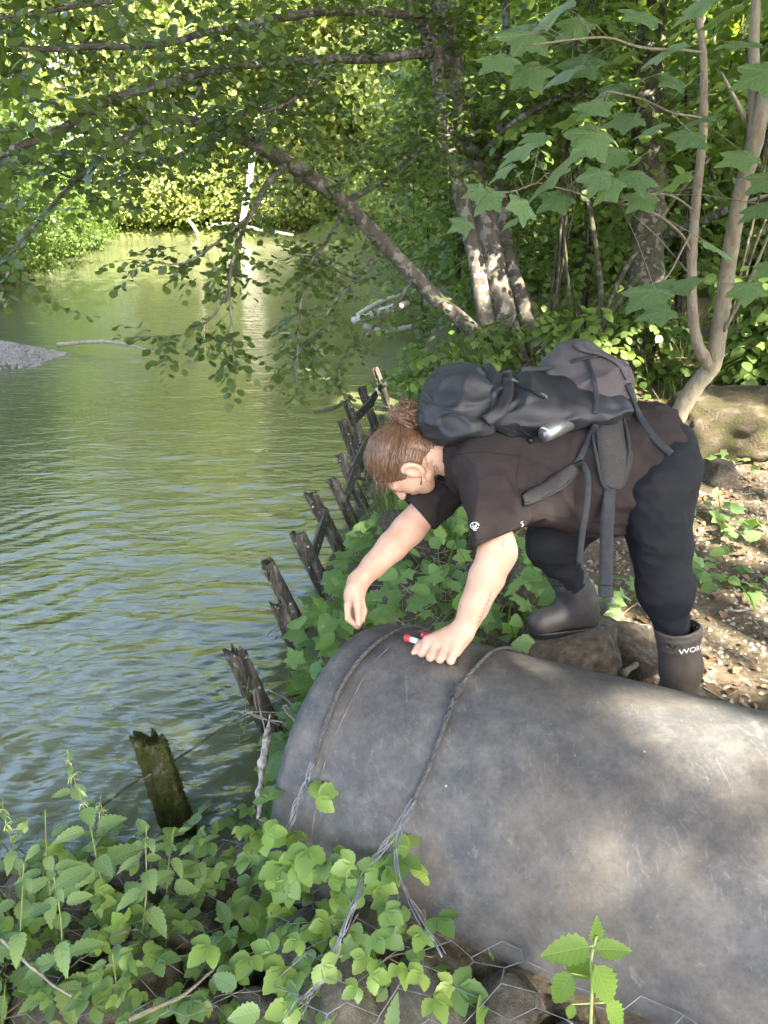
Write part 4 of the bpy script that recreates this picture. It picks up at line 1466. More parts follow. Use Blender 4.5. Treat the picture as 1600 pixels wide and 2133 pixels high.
def nets(G, lo, vox, relax):
    """surface nets"""
    n = np.array(G.shape)
    ins = G < 0
    cnt = np.zeros(n - 1, dtype=np.int8)
    for a in (0, 1):
        for b in (0, 1):
            for c in (0, 1):
                cnt += ins[a:n[0] - 1 + a, b:n[1] - 1 + b, c:n[2] - 1 + c]
    act = np.argwhere((cnt > 0) & (cnt < 8))
    idx = np.full(n - 1, -1, dtype=np.int64)
    idx[tuple(act.T)] = np.arange(len(act))
    acc = np.zeros((len(act), 3))
    num = np.zeros(len(act))
    corners = [(a, b, c) for a in (0, 1) for b in (0, 1) for c in (0, 1)]
    val = {q: G[tuple((act + q).T)] for q in corners}
    for q in corners:
        for ax in range(3):
            if q[ax] == 0:
                r = list(q)
                r[ax] = 1
                r = tuple(r)
                v0, v1 = val[q], val[r]
                m = (v0 < 0) != (v1 < 0)
                t = np.where(m, v0 / np.where(m, v0 - v1, 1), 0)
                pt = np.array(q, float)[None] + np.eye(3)[ax][None] * t[:, None]
                acc += pt * m[:, None]
                num += m
    V = lo + (act + acc / num[:, None] + .5) * vox
    F = []
    for ax in range(3):
        u, w = (ax + 1) % 3, (ax + 2) % 3
        s0 = [slice(None)] * 3
        s1 = [slice(None)] * 3
        s0[ax] = slice(0, n[ax] - 1)
        s1[ax] = slice(1, n[ax])
        A_, B_ = ins[tuple(s0)], ins[tuple(s1)]
        e = np.argwhere(A_ != B_)
        e = e[(e[:, u] > 0) & (e[:, w] > 0) & (e[:, u] < n[u] - 1) & (e[:, w] < n[w] - 1)]
        flip = A_[tuple(e.T)]
        q = []
        for du, dw in ((-1, -1), (0, -1), (0, 0), (-1, 0)):
            c = e.copy()
            c[:, u] += du
            c[:, w] += dw
            q.append(idx[tuple(c.T)])
        q = np.stack(q, 1)
        q[~flip] = q[~flip][:, ::-1]
        F.append(q)
    F = np.vstack(F)
    for _ in range(relax):
        s = np.zeros_like(V)
        k = np.zeros(len(V))
        for a, b in ((0, 1), (1, 2), (2, 3), (3, 0)):
            np.add.at(s, F[:, a], V[F[:, b]])
            np.add.at(s, F[:, b], V[F[:, a]])
            np.add.at(k, F[:, a], 1)
            np.add.at(k, F[:, b], 1)
        V = V * .45 + (s / k[:, None]) * .55
    return V, F


def bvh_of(V, F):
    return BVHTree.FromPolygons([tuple(v) for v in V], [tuple(f) for f in F])


def A3(v):
    return np.array(tuple(v), dtype=float)


# ------------------------------------------------------------------ the person
M_skin = mat_mottled('skin', [(.25, (.37, .20, .13)), (.5, (.47, .285, .20)), (.75, (.52, .34, .25))], 16, .55, .25, 160, spec=.35, bump_d=.002)
_b = M_skin.node_tree.nodes['Principled BSDF']
_b.inputs['Subsurface Weight'].default_value = .12
_b.inputs['Subsurface Radius'].default_value = (.01, .004, .002)
M_shirt = mat_mottled('faded_black_cotton', [(.3, (.022, .0175, .0172)), (.7, (.036, .029, .028))], 9, .95, .25, 260, spec=.1, bump_d=.003)
M_legging = mat_mottled('black_legging', [(.3, (.006, .0066, .009)), (.7, (.010, .011, .014))], 9, .8, .15, 300, spec=.2, bump_d=.002)
M_boot = mat_mottled('dusty_black_rubber', [(.3, (.022, .021, .02)), (.55, (.036, .033, .03)), (.75, (.085, .072, .058))], 7, .55, .12, 40, spec=.4)
M_bootb = mat_mottled('dusty_sunlit_rubber', [(.3, (.045, .037, .03)), (.55, (.075, .06, .047)), (.75, (.13, .105, .08))], 6, .6, .12, 40, spec=.35)  # sunlight on the near boot put into the rubber's colour, besides dust
M_pack = mat_mottled('black_nylon', [(.3, (.0085, .009, .0115)), (.7, (.017, .018, .022))], 10, .58, .3, 300, spec=.5, bump_d=.002)
M_packgrey = mat_mottled('grey_nylon', [(.3, (.05, .044, .045)), (.7, (.08, .07, .072))], 12, .75, .25, 300, spec=.25, bump_d=.002)
M_mesh = mat_mottled('grey_mesh_padding', [(.3, (.03, .029, .029)), (.7, (.055, .052, .05))], 180, .9, .5, 180, spec=.15, bump_d=.003)
M_strap = mat_mottled('grey_webbing', [(.3, (.020, .023, .026)), (.7, (.034, .038, .042))], 60, .8, .3, 400, spec=.2, bump_d=.002)
M_black = mat_mottled('black_plastic', [(.3, (.008, .008, .009)), (.7, (.014, .014, .015))], 20, .35, 0)
M_white = mat_mottled('white_print', [(.3, (.7, .7, .68)), (.7, (.8, .8, .78))], 20, .7, 0)


def hair_material():
    m, nt, b = nodes('auburn_hair')
    f = noise_tex(nt, 45, 4, .7, stretch=(1, 1, 1))
    g = noise_tex(nt, 9, 3)
    col = mix(nt, g, ramp(nt, f, [(.3, (.040, .022, .013)), (.7, (.115, .064, .036))]), ramp(nt, f, [(.3, (.078, .043, .024)), (.7, (.235, .125, .066))]))
    nt.links.new(col, b.inputs['Base Color'])
    b.inputs['Roughness'].default_value = .42
    b.inputs['Specular IOR Level'].default_value = .45
    return m


M_hair = hair_material()
Lsh, Lel, Lwr = A3(P(1000, 978, 2.40)), A3(P(1037, 1150, 2.37)), A3(P(965, 1314, 2.375))
Rsh, Rel, Rwr = A3(P(955, 985, 2.72)), A3(P(852, 1102, 2.70)), A3(P(746, 1212, 2.66))
NECK, CHEST, BELLY, PELV = A3(P(955, 955, 2.55)), A3(P(1070, 962, 2.55)), A3(P(1205, 978, 2.56)), A3(P(1340, 955, 2.57))
Lhip, Lkn, Lan = A3(P(1362, 1020, 2.47)), A3(P(1386, 1228, 2.53)), A3(P(1420, 1420, 2.63))
Rhip, Rkn, Ran = A3(P(1285, 1005, 2.70)), A3(P(1147, 1128, 2.73)), A3(P(1213, 1262, 2.85))
HC = A3(P(836, 962, 2.56))
hc_ = Vector((-.95, -.06, .24)).normalized()
hf_ = Vector((-.26, -.05, -.96))
hf_ = (hf_ - hc_ * hf_.dot(hc_)).normalized()
hl_ = hc_.cross(hf_)
if hl_.y > 0:
    hl_ = -hl_
hc, hf, hl = A3(hc_), A3(hf_), A3(hl_)
HAX = (hc, hf, hl)
LAT = (0, 1, 0)


def hp(c=0, f=0, l=0):
    return HC + hc * c + hf * f + hl * l


def pn(pos):
    """outward direction of the pipe surface"""
    q = Vector(pos) - PA
    q = q - PD * q.dot(PD)
    return A3(q.normalized())


def on_pipe(px, py, h):
    p = A3(pipe_hit(px, py)[2])
    return p + pn(p) * h


body = Sculpt()
# trunk and legs (under the clothes)
body.chain([CHEST, BELLY, PELV], [.125, .15, .15], .05, (LAT, 1.15))
body.cone(NECK, CHEST, .062, .11, .06, 'u', (LAT, 1.15))
body.cone(Lhip, Lkn, .10, .065, .05).cone(Lkn, Lan, .06, .042, .03)
body.cone(Rhip, Rkn, .10, .065, .05).cone(Rkn, Ran, .06, .042, .03)
body.cone(Lan, Lan + A3((-.05, -.01, -.03)), .03, .02, .02).cone(Ran, A3(P(1180, 1280, 2.86)), .03, .02, .02)
# neck and head
body.cone(NECK + A3((.03, 0, 0)), hp(-.06, -.045), .064, .060, .04)
body.ell(hp(.012, -.008), HAX, (.092, .100, .076), .03)
body.ell(hp(-.045, .030), HAX, (.070, .068, .058), .03)            # cheeks and jaw
body.cone(hp(-.098, .066), hp(-.100, .060), .022, .024, .03)         # chin
for s in (-1, 1):
    body.ell(hp(-.048, .060, s * .033), HAX, (.028, .025, .024), .02)  # cheeks
    body.cone(hp(-.085, .02, s * .052), hp(-.105, .055, s * .02), .014, .014, .03)
    body.cone(hp(.012, .085, s * .012), hp(.010, .078, s * .045), .011, .010, .015)   # brow
    body.ell(hp(-.010, .083, s * .031), HAX, (.009, .010, .013), .006)   # closed lids
    # ears
    body.ell(hp(-.028, -.004, s * .083), (hc + .25 * hf, hf, hl), (.036, .024, .011), .006)
    body.ell(hp(-.026, -.001, s * .0965), (hc + .25 * hf, hf, hl), (.027, .016, .0085), .003, 's')
    body.ell(hp(-.030, .012, s * .088), HAX, (.008, .006, .008), .004)
    body.chain([hp(-.028 + .034 * math.cos(a_) + .25 * .0 * math.sin(a_), -.004 - .022 * math.sin(a_), s * .094) for a_ in np.linspace(-.6, 3.4, 10)], [.0042] * 10, .004)
    body.ell(hp(-.055, .002, s * .080), (hc, hf, hl), (.009, .009, .006), .006)
body.cone(hp(.004, .090), hp(-.034, .118), .009, .0125, .012)         # nose
for s in (-1, 1):
    body.ell(hp(-.036, .108, s * .012), HAX, (.008, .009, .008), .006)
body.ell(hp(-.063, .094), HAX, (.0065, .010, .022), .006)            # lips
body.ell(hp(-.073, .091), HAX, (.0075, .010, .019), .006)
# arms
body.chain([Lsh, (Lsh + Lel) / 2 + A3((.006, .01, 0)), Lel], [.058, .056, .055], .05)
fm = Lel * .68 + Lwr * .32
body.chain([Lel, fm, Lel * .3 + Lwr * .7, Lwr], [.054, .055, .044, .035], .03)
body.chain([Rsh, (Rsh + Rel) / 2, Rel], [.058, .056, .053], .05)
body.chain([Rel, Rel * .68 + Rwr * .32, Rel * .3 + Rwr * .7, Rwr], [.052, .053, .042, .033], .03)
# left hand: a fist pressed on the pipe, holding two tubes
knx = [(893, 1348), (910, 1352), (929, 1356), (949, 1362)]
pipx = [(880, 1369), (897, 1377), (917, 1381), (939, 1384)]
MCP = [on_pipe(x, y + 12, .044 - .002 * i) for i, (x, y) in enumerate(knx)]
PIP = [on_pipe(x, y, .0145) for x, y in pipx]
palm0 = Lwr + (MCP[1] - Lwr) * .15
for i in range(4):
    body.cone(Lwr + (MCP[i] - Lwr) * .12, MCP[i], .026, .0165, .022)
    body.cone(MCP[i] - A3((0, 0, .012)), Lwr * .5 + MCP[i] * .5 - A3((0, 0, .012)), .016, .02, .02)
for i in range(4):
    m_, q_ = MCP[i], PIP[i]
    body.cone(m_, q_, .0148, .0138, .005)
    dip = q_ + (Lwr - m_) * .22 + pn(q_) * -.001
    dip = A3(Vector(dip))
    body.cone(q_, dip, .0128, .0110, .005)
# thumb from the side of the palm, closing over the tubes
th = [Lwr + (MCP[0] - Lwr) * .30 + A3((-.008, .012, -.004)), on_pipe(893, 1352, .030), on_pipe(873, 1360, .022), on_pipe(862, 1367, .014)]
body.chain(th, [.019, .0135, .0115, .009], .015)
# right hand: relaxed, fingers down, pinching a cord
hd = A3(P(738, 1258, 2.645))
body.ell(A3(P(737, 1243, 2.645)), (A3(P(737, 1280, 2.64)) - A3(P(741, 1210, 2.65)), (1, .35, 0), (-.35, 1, 0)), (.050, .033, .025), .03)
body.cone(Rwr, A3(P(740, 1240, 2.645)), .030, .026, .03)
for i, (k0, k1, k2) in enumerate((((724, 1262, 2.64), (726, 1288, 2.625), (744, 1304, 2.61)), ((728, 1266, 2.665), (729, 1291, 2.65), (745, 1306, 2.63)), ((734, 1268, 2.685), (736, 1290, 2.675), (747, 1302, 2.655)))):
    k0, k1, k2 = A3(P(*k0)), A3(P(*k1)), A3(P(*k2))
    body.cone(k0, k1, .0135, .0125, .006)
    body.cone(k1, k2, .0120, .0090, .004)
tips = [((745, 1262, 2.605), (747, 1299, 2.597))]
body.cone(A3(P(742, 1238, 2.62)), A3(P(745, 1264, 2.605)), .016, .0128, .008)
body.cone(A3(P(*tips[0][0])), A3(P(*tips[0][1])), .0125, .0098, .004)
body.chain([A3(P(752, 1245, 2.63)), A3(P(757, 1272, 2.62)), A3(P(754, 1302, 2.61))], [.013, .0115, .0088], .008)
bV, bF = body.build(.0042, 1)
PB = A3((Lan + Ran) / 2) * (1, 1, 0)
person = empty('person', PB, 'person in black T-shirt, leggings and rubber boots bending over the pipe', 'person')
bodyo = obj('body', mesh('body', bV - PB, bF, M_skin), person)
bvB = bvh_of(bV, bF)

# --- clothes
def folds(amp, f=9.0, stretch=(1, 1, 1), warp=.03):
    st = np.array(stretch)

    def fn(p):
        q = p + warp * np.stack([vnoise(p, 7.0), vnoise(p + 3.3, 7.0), vnoise(p + 7.7, 7.0)], 1)
        a = vnoise(q * st, f)
        b = vnoise(q * st + 5.1, f * 2.1)
        return amp * (np.abs(a) * 2 - .8 + .45 * b)
    return fn


def creases(amp, f, seed):
    """sharp folds of stiff cloth: ridges where the noise changes sign"""
    def fn(p):
        q = p + .035 * np.stack([vnoise(p + seed, 6.0), vnoise(p + 3.3 + seed, 6.0), vnoise(p + 7.7 + seed, 6.0)], 1)
        a = np.abs(vnoise(q + seed * 2.7, f))
        b = np.abs(vnoise(q * np.array((1, 1, 1.6)) + seed * 5.1, f * 2.2))
        return amp * (1.2 * np.minimum(a * 2.2, 1) - .8) + amp * .45 * (np.minimum(b * 2.4, 1) - .6)
    return fn


shirt = Sculpt()
shirt.chain([NECK * .72 + CHEST * .28, CHEST, BELLY, PELV], [.128, .155, .180, .178], .05, (LAT, 1.12))
hemL, hemR = A3(P(1038, 1120, 2.365)), A3(P(868, 1066, 2.71))
shirt.cone(Lsh + A3((.01, .02, .01)), hemL + (hemL - Lsh) * .15, .088, .086, .05, 'u', (LAT, .95))
shirt.cone(Rsh, hemR + (hemR - Rsh) * .25, .088, .080, .05)
shirt.ell(A3(P(1120, 1035, 2.52)), ((1, 0, 0), (0, 1, 0), (0, 0, 1)), (.12, .15, .085), .06)     # hanging front
shirt.cone(A3(P(1195, 1040, 2.55)), A3(P(1280, 1050, 2.55)), .10, .095, .07, 'u', (LAT, 1.3))
shirt.field(folds(.006, 9.5, (1.0, 1, .6), .05))
shirt.field(creases(.0105, 8.0, 7))
_sd = (hemL - Lsh) / np.linalg.norm(hemL - Lsh)
# openings: sleeve hems, neck, waist hem
def cut_sleeve(c, d, r):
    d = d / np.linalg.norm(d)

    def fn(p):
        q = p - c
        along = q @ d
        rad = np.linalg.norm(q - along[:, None] * d, axis=1)
        return np.where(rad < r, along, -1.0)
    return fn


hl_n = _sd + A3((.16, .05, .0))
hr_n = (hemR - Rsh) / np.linalg.norm(hemR - Rsh)
for c_, n_, r_ in ((hemL, hl_n, .16), (hemR, hr_n, .15)):
    f_ = cut_sleeve(c_, n_, r_)
    shirt.ops.append((f_, .004, 'i', c_, 1e9))
shirt.cone(hemL - hl_n * .05, hemL + hl_n * .06, .058, .078, .006, 's')        # hollow cuff
shirt.cone(hemR - hr_n * .05, hemR + hr_n * .06, .056, .074, .006, 's')
nd = A3(Vector(NECK - CHEST).normalized()) + A3((0, 0, -.25))
shirt.ops.append((cut_sleeve(NECK + A3((-.015, 0, 0)), nd, .085), .004, 'i', NECK, 1e9))
hemn = A3((P(1400, 900, 2.5) - P(1340, 885, 2.5))) + A3((0, 0, -.01))
shirt.plane(A3(P(1388, 960, 2.5)), A3((.96, 0, -.28)))
sV, sF = shirt.build(.0055, 1)
shirto = obj('t_shirt', mesh('t_shirt', sV - PB, sF, M_shirt), person)
bvS = bvh_of(sV, sF)
leg = Sculpt()
leg.ell(PELV, ((1, 0, 0), (0, 1, 0), (0, 0, 1)), (.150, .170, .145), .05)
leg.cone(Lhip, Lkn, .122, .084, .06).cone(Lkn, Lan * .75 + Lkn * .25, .078, .036, .04)
leg.cone(Rhip, Rkn, .122, .088, .06).cone(Rkn, Ran * .7 + Rkn * .3, .078, .045, .04)
leg.ell(A3(P(1384, 972, 2.5)), ((1, 0, 0), (0, 1, 0), (0, 0, 1)), (.108, .13, .148), .05)
leg.field(folds(.004, 11, (.6, 1, 1.6)))
leg.field(creases(.0065, 9.0, 9))
lV, lF = leg.build(.006, 1)
obj('leggings', mesh('leggings', lV - PB, lF, M_legging), person)
bvL = bvh_of(lV, lF)


def boot(shaft_top, shaft_bot, ankle, toe, heel, sole_z, mat, rt, rb):
    s = Sculpt()
    s.cone(shaft_top, shaft_bot, rt, rb, .02)
    s.cone(shaft_bot, ankle, rb, .058, .03)
    s.cone(ankle, heel, .055, .046, .03)
    s.cone(ankle + (toe - ankle) * .15, toe, .05, .043, .04, 'u', (LAT, 1.05))
    s.cone(heel, toe, .044, .043, .02)
    up = (shaft_top - shaft_bot) / np.linalg.norm(shaft_top - shaft_bot)
    s.plane(shaft_top, up)
    s.cone(shaft_top + up * .05, shaft_top - up * .04, rt - .006, rt - .008, .003, 's')
    s.plane(A3((0, 0, sole_z)), (0, 0, -1))
    for dz in (.0, .022, .062):                     # moulded bands
        c = shaft_top - up * (dz + .008)

        def fn(p, c=c):
            t = (p - c) @ up
            return -.0028 * np.exp(-(t / .0045) ** 2)
        s.field(fn)
    s.field(lambda p: .0022 * vnoise(p, 22))
    V, F = s.build(.005, 1)
    # sole
    s2 = Sculpt()
    s2.cone(heel * (1, 1, 0) + A3((0, 0, sole_z + .012)), toe * (1, 1, 0) + A3((0, 0, sole_z + .012)), .051, .05, .01, 'u', (LAT, 1.02))
    s2.plane(A3((0, 0, sole_z + .022)), (0, 0, 1))
    s2.plane(A3((0, 0, sole_z - .004)), (0, 0, -1))
    V2, F2 = s2.build(.005, 0)
    return V, F, V2, F2


Lzs = gz(Lan[0], Lan[1]) + .002
Lan_ = A3(P(1421, 1425, 2.62))
upL = A3(P(1411, 1304, 2.565))
lb = boot(upL, upL * .3 + Lan_ * .7, A3((Lan_[0], Lan_[1], Lzs + .10)), A3((Lan_[0] - .17, Lan_[1] - .01, Lzs + .045)), A3((Lan_[0] + .035, Lan_[1], Lzs + .05)), Lzs, M_bootb, .0735, .066)
o1 = obj('boot', mesh('boot', lb[0] - PB, lb[1], M_bootb), person, label='dusty rubber boot nearer the camera, coloured sunlit brown')
obj('sole', mesh('sole', lb[2] - PB, lb[3], M_black), o1)
RB_heel, RB_toe = A3(P(1222, 1283, 2.88)), A3(P(1128, 1292, 2.84))
Rzs = RB_heel[2] - .045
RB_toe[2] = Rzs + .043
rb_ = boot(A3(P(1170, 1178, 2.79)), A3(P(1200, 1235, 2.845)), A3(P(1212, 1258, 2.865)), RB_toe, RB_heel, Rzs, M_boot, .072, .062)
o2 = obj('boot', mesh('boot', rb_[0] - PB, rb_[1], M_boot), person, label='black rubber boot planted on the rock')
obj('sole', mesh('sole', rb_[2] - PB, rb_[3], M_black), o2)
bvBoot = bvh_of(lb[0], lb[1])

# --- hair: cap, strands drawn back to a curly bun
def hair_keep(p):
    h = hf * .83 - hc * .55
    return (p - HC) @ (h / np.linalg.norm(h)) - .034


cap = Sculpt()
cap.ell(hp(.016, -.012), HAX, (.104, .108, .0885), .02)
cap.cone(hp(-.02, -.065), hp(-.115, -.072), .056, .052, .03)
cap.ops.append((hair_keep, .01, 'i', HC, 1e9))
cap.ell(hp(-.030, .002, .092), HAX, (.040, .030, .036), .01, 's')
cap.ell(hp(-.030, .002, -.092), HAX, (.040, .030, .036), .01, 's')


def comb(p):
    q = p - hp(-.02, -.12)
    a = np.arctan2(q @ hl, q @ hc)
    return .0022 * np.sin(a * 46 + 3 * vnoise(p, 25)) + .003 * vnoise(p, 30)


cap.field(comb)
hV, hF = cap.build(.004, 0)
hairo = obj('hair', mesh('hair', hV - PB, hF, M_hair), person)
BUN = A3(P(851, 868, 2.545))
mb = MB()
rn = random.Random(12)
for i in range(900):
    # start on the hairline or anywhere on the cap, flow over the skull to the bun
    a = rn.uniform(-math.pi, math.pi)
    u = rn.random()
    d0 = hc * math.cos(a) * (.4 + .6 * u) + hl * math.sin(a) * (.4 + .6 * u) + hf * (.65 - .35 * abs(math.sin(a)) - .3 * rn.random())
    d0 = d0 / np.linalg.norm(d0)
    if (hp() + d0 * .1 - HC) @ hf > .075:
        pass
    d1 = (BUN - HC) / np.linalg.norm(BUN - HC)
    lift = rn.uniform(-.002, .006)
    pts = []
    w1, w2 = rn.uniform(0, 6), rn.uniform(14, 30)
    for t in np.linspace(0, rn.uniform(.75, 1), 11):
        d = d0 * (1 - t) + d1 * t
        d = d / np.linalg.norm(d)
        # ellipsoid radius in that direction
        q = np.array((d @ hc / .104, d @ hf / .108, d @ hl / .0885))
        r = 1 / np.linalg.norm(q) + lift + .002 * math.sin(w1 + w2 * t)
        sdv = np.cross(d, d1 - d0)
        sdv /= np.linalg.norm(sdv) + 1e-9
        pts.append(hp(.016, -.012) + d * r + sdv * .0045 * math.sin(w1 * 2 + 9 * t) - PB)
    if (pts[0] + PB - HC) @ (hf * .83 - hc * .55) > .044:
        continue
    bad = False
    for q in pts[:8]:
        e = q + PB - hp(-.030, -.001, .092)
        bad |= abs(e @ hc) < .036 and abs(e @ hf) < .027 and abs(e @ hl) < .05
    if bad:
        continue
    wd = rn.choice((1, 1, 1.5, 2.2))
    mb.tube(pts, np.r_[np.linspace(.0008, .0017, 5), np.full(6, .0016)] * wd, 5, False)
obj('strands', mb.mesh('strands', M_hair), hairo, kind='stuff')
mb = MB()
for i in range(46):                                     # locks curled into the bun
    ax_ = np.array([rn.gauss(0, 1) for _ in range(3)])
    ax_ /= np.linalg.norm(ax_)
    u_ = np.cross(ax_, (0, 0, 1.0))
    u_ /= np.linalg.norm(u_)
    w_ = np.cross(ax_, u_)
    R_ = rn.uniform(.024, .05)
    off = np.array([rn.gauss(0, .009) for _ in range(3)])
    a0 = rn.uniform(0, 6.28)
    span = rn.uniform(2.5, 5)
    pts = [BUN + off + ax_ * .012 * math.sin(3 * t) + (u_ * math.cos(a0 + t) + w_ * math.sin(a0 + t)) * R_ * np.array((1.15, 1, .82)) * (1 + .08 * math.sin(5 * t)) - PB for t in np.linspace(0, span, 22)]
    for sft in range(3):
        jit = np.array([rn.gauss(0, .003) for _ in range(3)])
        mb.tube([p + jit for p in pts], np.r_[.0012, np.full(20, rn.uniform(.003, .0052)), .001], 6, False)
core = Sculpt().ell(BUN, ((1, 0, 0), (0, 1, 0), (0, 0, 1)), (.046, .04, .037), .01)
cV, cF = core.build(.006, 0)
mb.add(cV - PB, [tuple(f) for f in cF])
mb.tube([hp(.0, -.06) + A3((0, 0, .03)) - PB, BUN - PB], [.04, .028], 10)
obj('hair_bun', mb.mesh('hair_bun', M_hair), hairo)
mb = MB()
for i in range(90):                                      # flyaways over the crown
    d = hc * rn.gauss(.4, .6) + hl * rn.gauss(.2, .6) - hf * rn.uniform(.1, 1)
    d /= np.linalg.norm(d)
    q = np.array((d @ hc / .104, d @ hf / .108, d @ hl / .0885))
    p = hp(.016, -.012) + d / np.linalg.norm(q)
    tg = np.cross(d, np.array((rn.gauss(0, 1), rn.gauss(0, 1), rn.gauss(0, 1))))
    tg /= np.linalg.norm(tg)
    L = rn.uniform(.02, .05)
    mb.tube([p + tg * L * t + d * .022 * math.sin(2.6 * t) - PB for t in np.linspace(0, 1, 7)], .0005, 3, False)
for i in range(64):                                     # wavy fringe and loose hairs at temple and nape
    k = i % 4
    if k < 3:
        p = hp(.055 + rn.gauss(0, .022), .055 + rn.gauss(0, .02), rn.uniform(-.02, .088))
        dq = Vector(p - hp(.016, -.012))
        d = hf * rn.uniform(.6, 1) + hl * rn.gauss(.1, .25) - hc * rn.uniform(-.2, .55)
        L, wv = rn.uniform(.03, .065), .006
    else:
        p = hp(-.085 + rn.gauss(0, .02), -.03 + rn.gauss(0, .02), rn.uniform(.045, .065))
        d = hf * rn.uniform(.3, 1) + hl * .5 - hc * rn.uniform(.0, .6)
        L, wv = rn.uniform(.03, .06), .006
    ph = rn.uniform(0, 6)
    sd = np.cross(d, hl)
    pts = [p + d * L * t + (hl * math.sin(ph + 9 * t) + sd * math.cos(ph + 9 * t)) * wv * t - PB for t in np.linspace(0, 1, 9)]
    mb.tube(pts, np.linspace(.0018 if k < 3 else .0008, .0005, 9), 4, False)
obj('fringe', mb.mesh('fringe', M_hair), hairo, kind='stuff')
M_lip = mat_mottled('eyebrow', [(.3, (.08, .035, .02)), (.7, (.12, .06, .03))], 30, .7, 0)
for s in (-1, 1):
    mb = MB()
    mb.tube([hp(.015, .094 - .1 * abs(t - .012) ** 1.2, s * t) - PB for t in np.linspace(.012, .046, 7)], [.0015, .003, .0035, .0035, .003, .002, .001], 5, flat=.6)
    obj('eyebrow', mb.mesh('eyebrow', M_lip), bodyo)
    mb = MB()
    mb.tube([hp(-.017 + .003 * math.cos((t - .031) * 60), .0925 - 6 * (t - .031) ** 2, s * t) - PB for t in np.linspace(.019, .044, 7)], .0011, 4)
    obj('eyelashes', mb.mesh('eyelashes', M_black), bodyo)
mb = MB()
e0 = hp(-.058, .003, .087)
mb.tube([e0 - PB, e0 + A3((.002, -.004, -.016)) - PB, e0 + A3((.0, -.004, -.034)) - PB], [.0012, .0012, .0028], 5)
obj('earring', mb.mesh('earring', M_black), bodyo)
M_nail_ = mat_mottled('finger_nail', [(.3, (.6, .42, .36)), (.7, (.68, .5, .43))], 30, .3, 0)
for (a, b) in tips:
    a, b = A3(P(*a)), A3(P(*b))
    d = (b - a) / np.linalg.norm(b - a)
    nrm = A3(CAM) - b
    nrm = nrm - d * (nrm @ d)
    nrm /= np.linalg.norm(nrm)
    s = Sculpt().ell(b + nrm * .0065, (d, np.cross(d, nrm), nrm), (.006, .0045, .0022), .002)
    V_, F_ = s.build(.0015, 0)
    obj('finger_nail', mesh('finger_nail', V_ - PB, F_, M_nail_), bodyo)


# --- things lying on a surface seen by the camera
def cast(px, py, bvs, off=.002, zc=2.4):
    o, d = CAM, ray(px, py).normalized()
    best = None
    for bv in bvs:
        h = bv.ray_cast(o, d)
        if h[0] is not None and (best is None or h[3] < best[2]):
            best = (h[0], h[1], h[3])
    if best is None:
        return P(px, py, zc), -d
    n = best[1] if best[1].dot(d) < 0 else -best[1]
    return best[0] + n * off, n


def ribbon(pts, width, thick=.003, nsm=24, normals=None, sides_out=None):
    """flat band along pts; normals give its face"""
    q = smooth_path(np.c_[np.array([tuple(p) for p in pts]), np.array([tuple(n) for n in normals]), np.broadcast_to(width, (len(pts),))], nsm)
    C_, Nn, W = q[:, :3], q[:, 3:6], q[:, 6]
    T = np.gradient(C_, axis=0)
    T /= np.linalg.norm(T, axis=1)[:, None]
    Nn = Nn - T * (Nn * T).sum(1)[:, None]
    Nn /= np.linalg.norm(Nn, axis=1)[:, None]
    S_ = np.cross(T, Nn)
    prof = [(-.5, 0), (-.5, 1), (-.2, 1.25), (.2, 1.25), (.5, 1), (.5, 0)]
    V = []
    for i in range(nsm):
        for a, b in prof:
            V.append(C_[i] + S_[i] * a * W[i] + Nn[i] * b * thick)
    k = len(prof)
    F = [(i * k + j, i * k + (j + 1) % k, (i + 1) * k + (j + 1) % k, (i + 1) * k + j) for i in range(nsm - 1) for j in range(k)]
    F += [tuple(range(k - 1, -1, -1)), tuple((nsm - 1) * k + j for j in range(k))]
    return np.array(V), F


# prints: emblem on the sleeve, lettering on the boot, tattoo on the forearm
def flat_text(txt, size):
    cu = bpy.data.curves.new('lettering', 'FONT')
    cu.body = txt
    cu.size = size
    cu.resolution_u = 3
    to = bpy.data.objects.new('lettering', cu)
    COL.objects.link(to)
    dg = bpy.context.evaluated_depsgraph_get()
    me = bpy.data.meshes.new_from_object(to.evaluated_get(dg))
    bpy.data.objects.remove(to)
    bpy.data.curves.remove(cu)
    return me


def project_print(me, place, bvs, off):
    """lay a flat mesh (x right, y up) on a surface: place(x, y) gives the picture point it is seen at"""
    for v in me.vertices:
        px, py = place(v.co.x, v.co.y)
        p, n = cast(px, py, bvs, off)
        v.co = p - Vector(PB)
    return me


import bmesh
me = flat_text('WORKF', 30)
for v in me.vertices:
    v.co.x *= 1.15
bm = bmesh.new()
bm.from_mesh(me)
bmesh.ops.triangulate(bm, faces=bm.faces[:])
bmesh.ops.subdivide_edges(bm, edges=[e for e in bm.edges if e.calc_length() > 6], cuts=1)
bm.to_mesh(me)
bm.free()
wmax = max(v.co.x for v in me.vertices)


def boot_place(x, y):
    u = x / wmax                                     # runs round to the far edge of the boot
    return 1414 + 47.5 * math.sin(u * 1.62), 1364 - 15 * u - y * .50 * (1 - .0 * u)


me = project_print(me, boot_place, [bvBoot], .0012)
me.materials.append(M_white)
obj('lettering', me, o1, label='white lettering round the boot shaft')
mb = MB()


def print_line(pts, r, bvs, m=mb, nsm=14):
    q = smooth_path(pts, nsm)
    m.tube([tuple(cast(a, b, bvs, .0008)[0] - Vector(PB)) for a, b in q], r, 4, False)


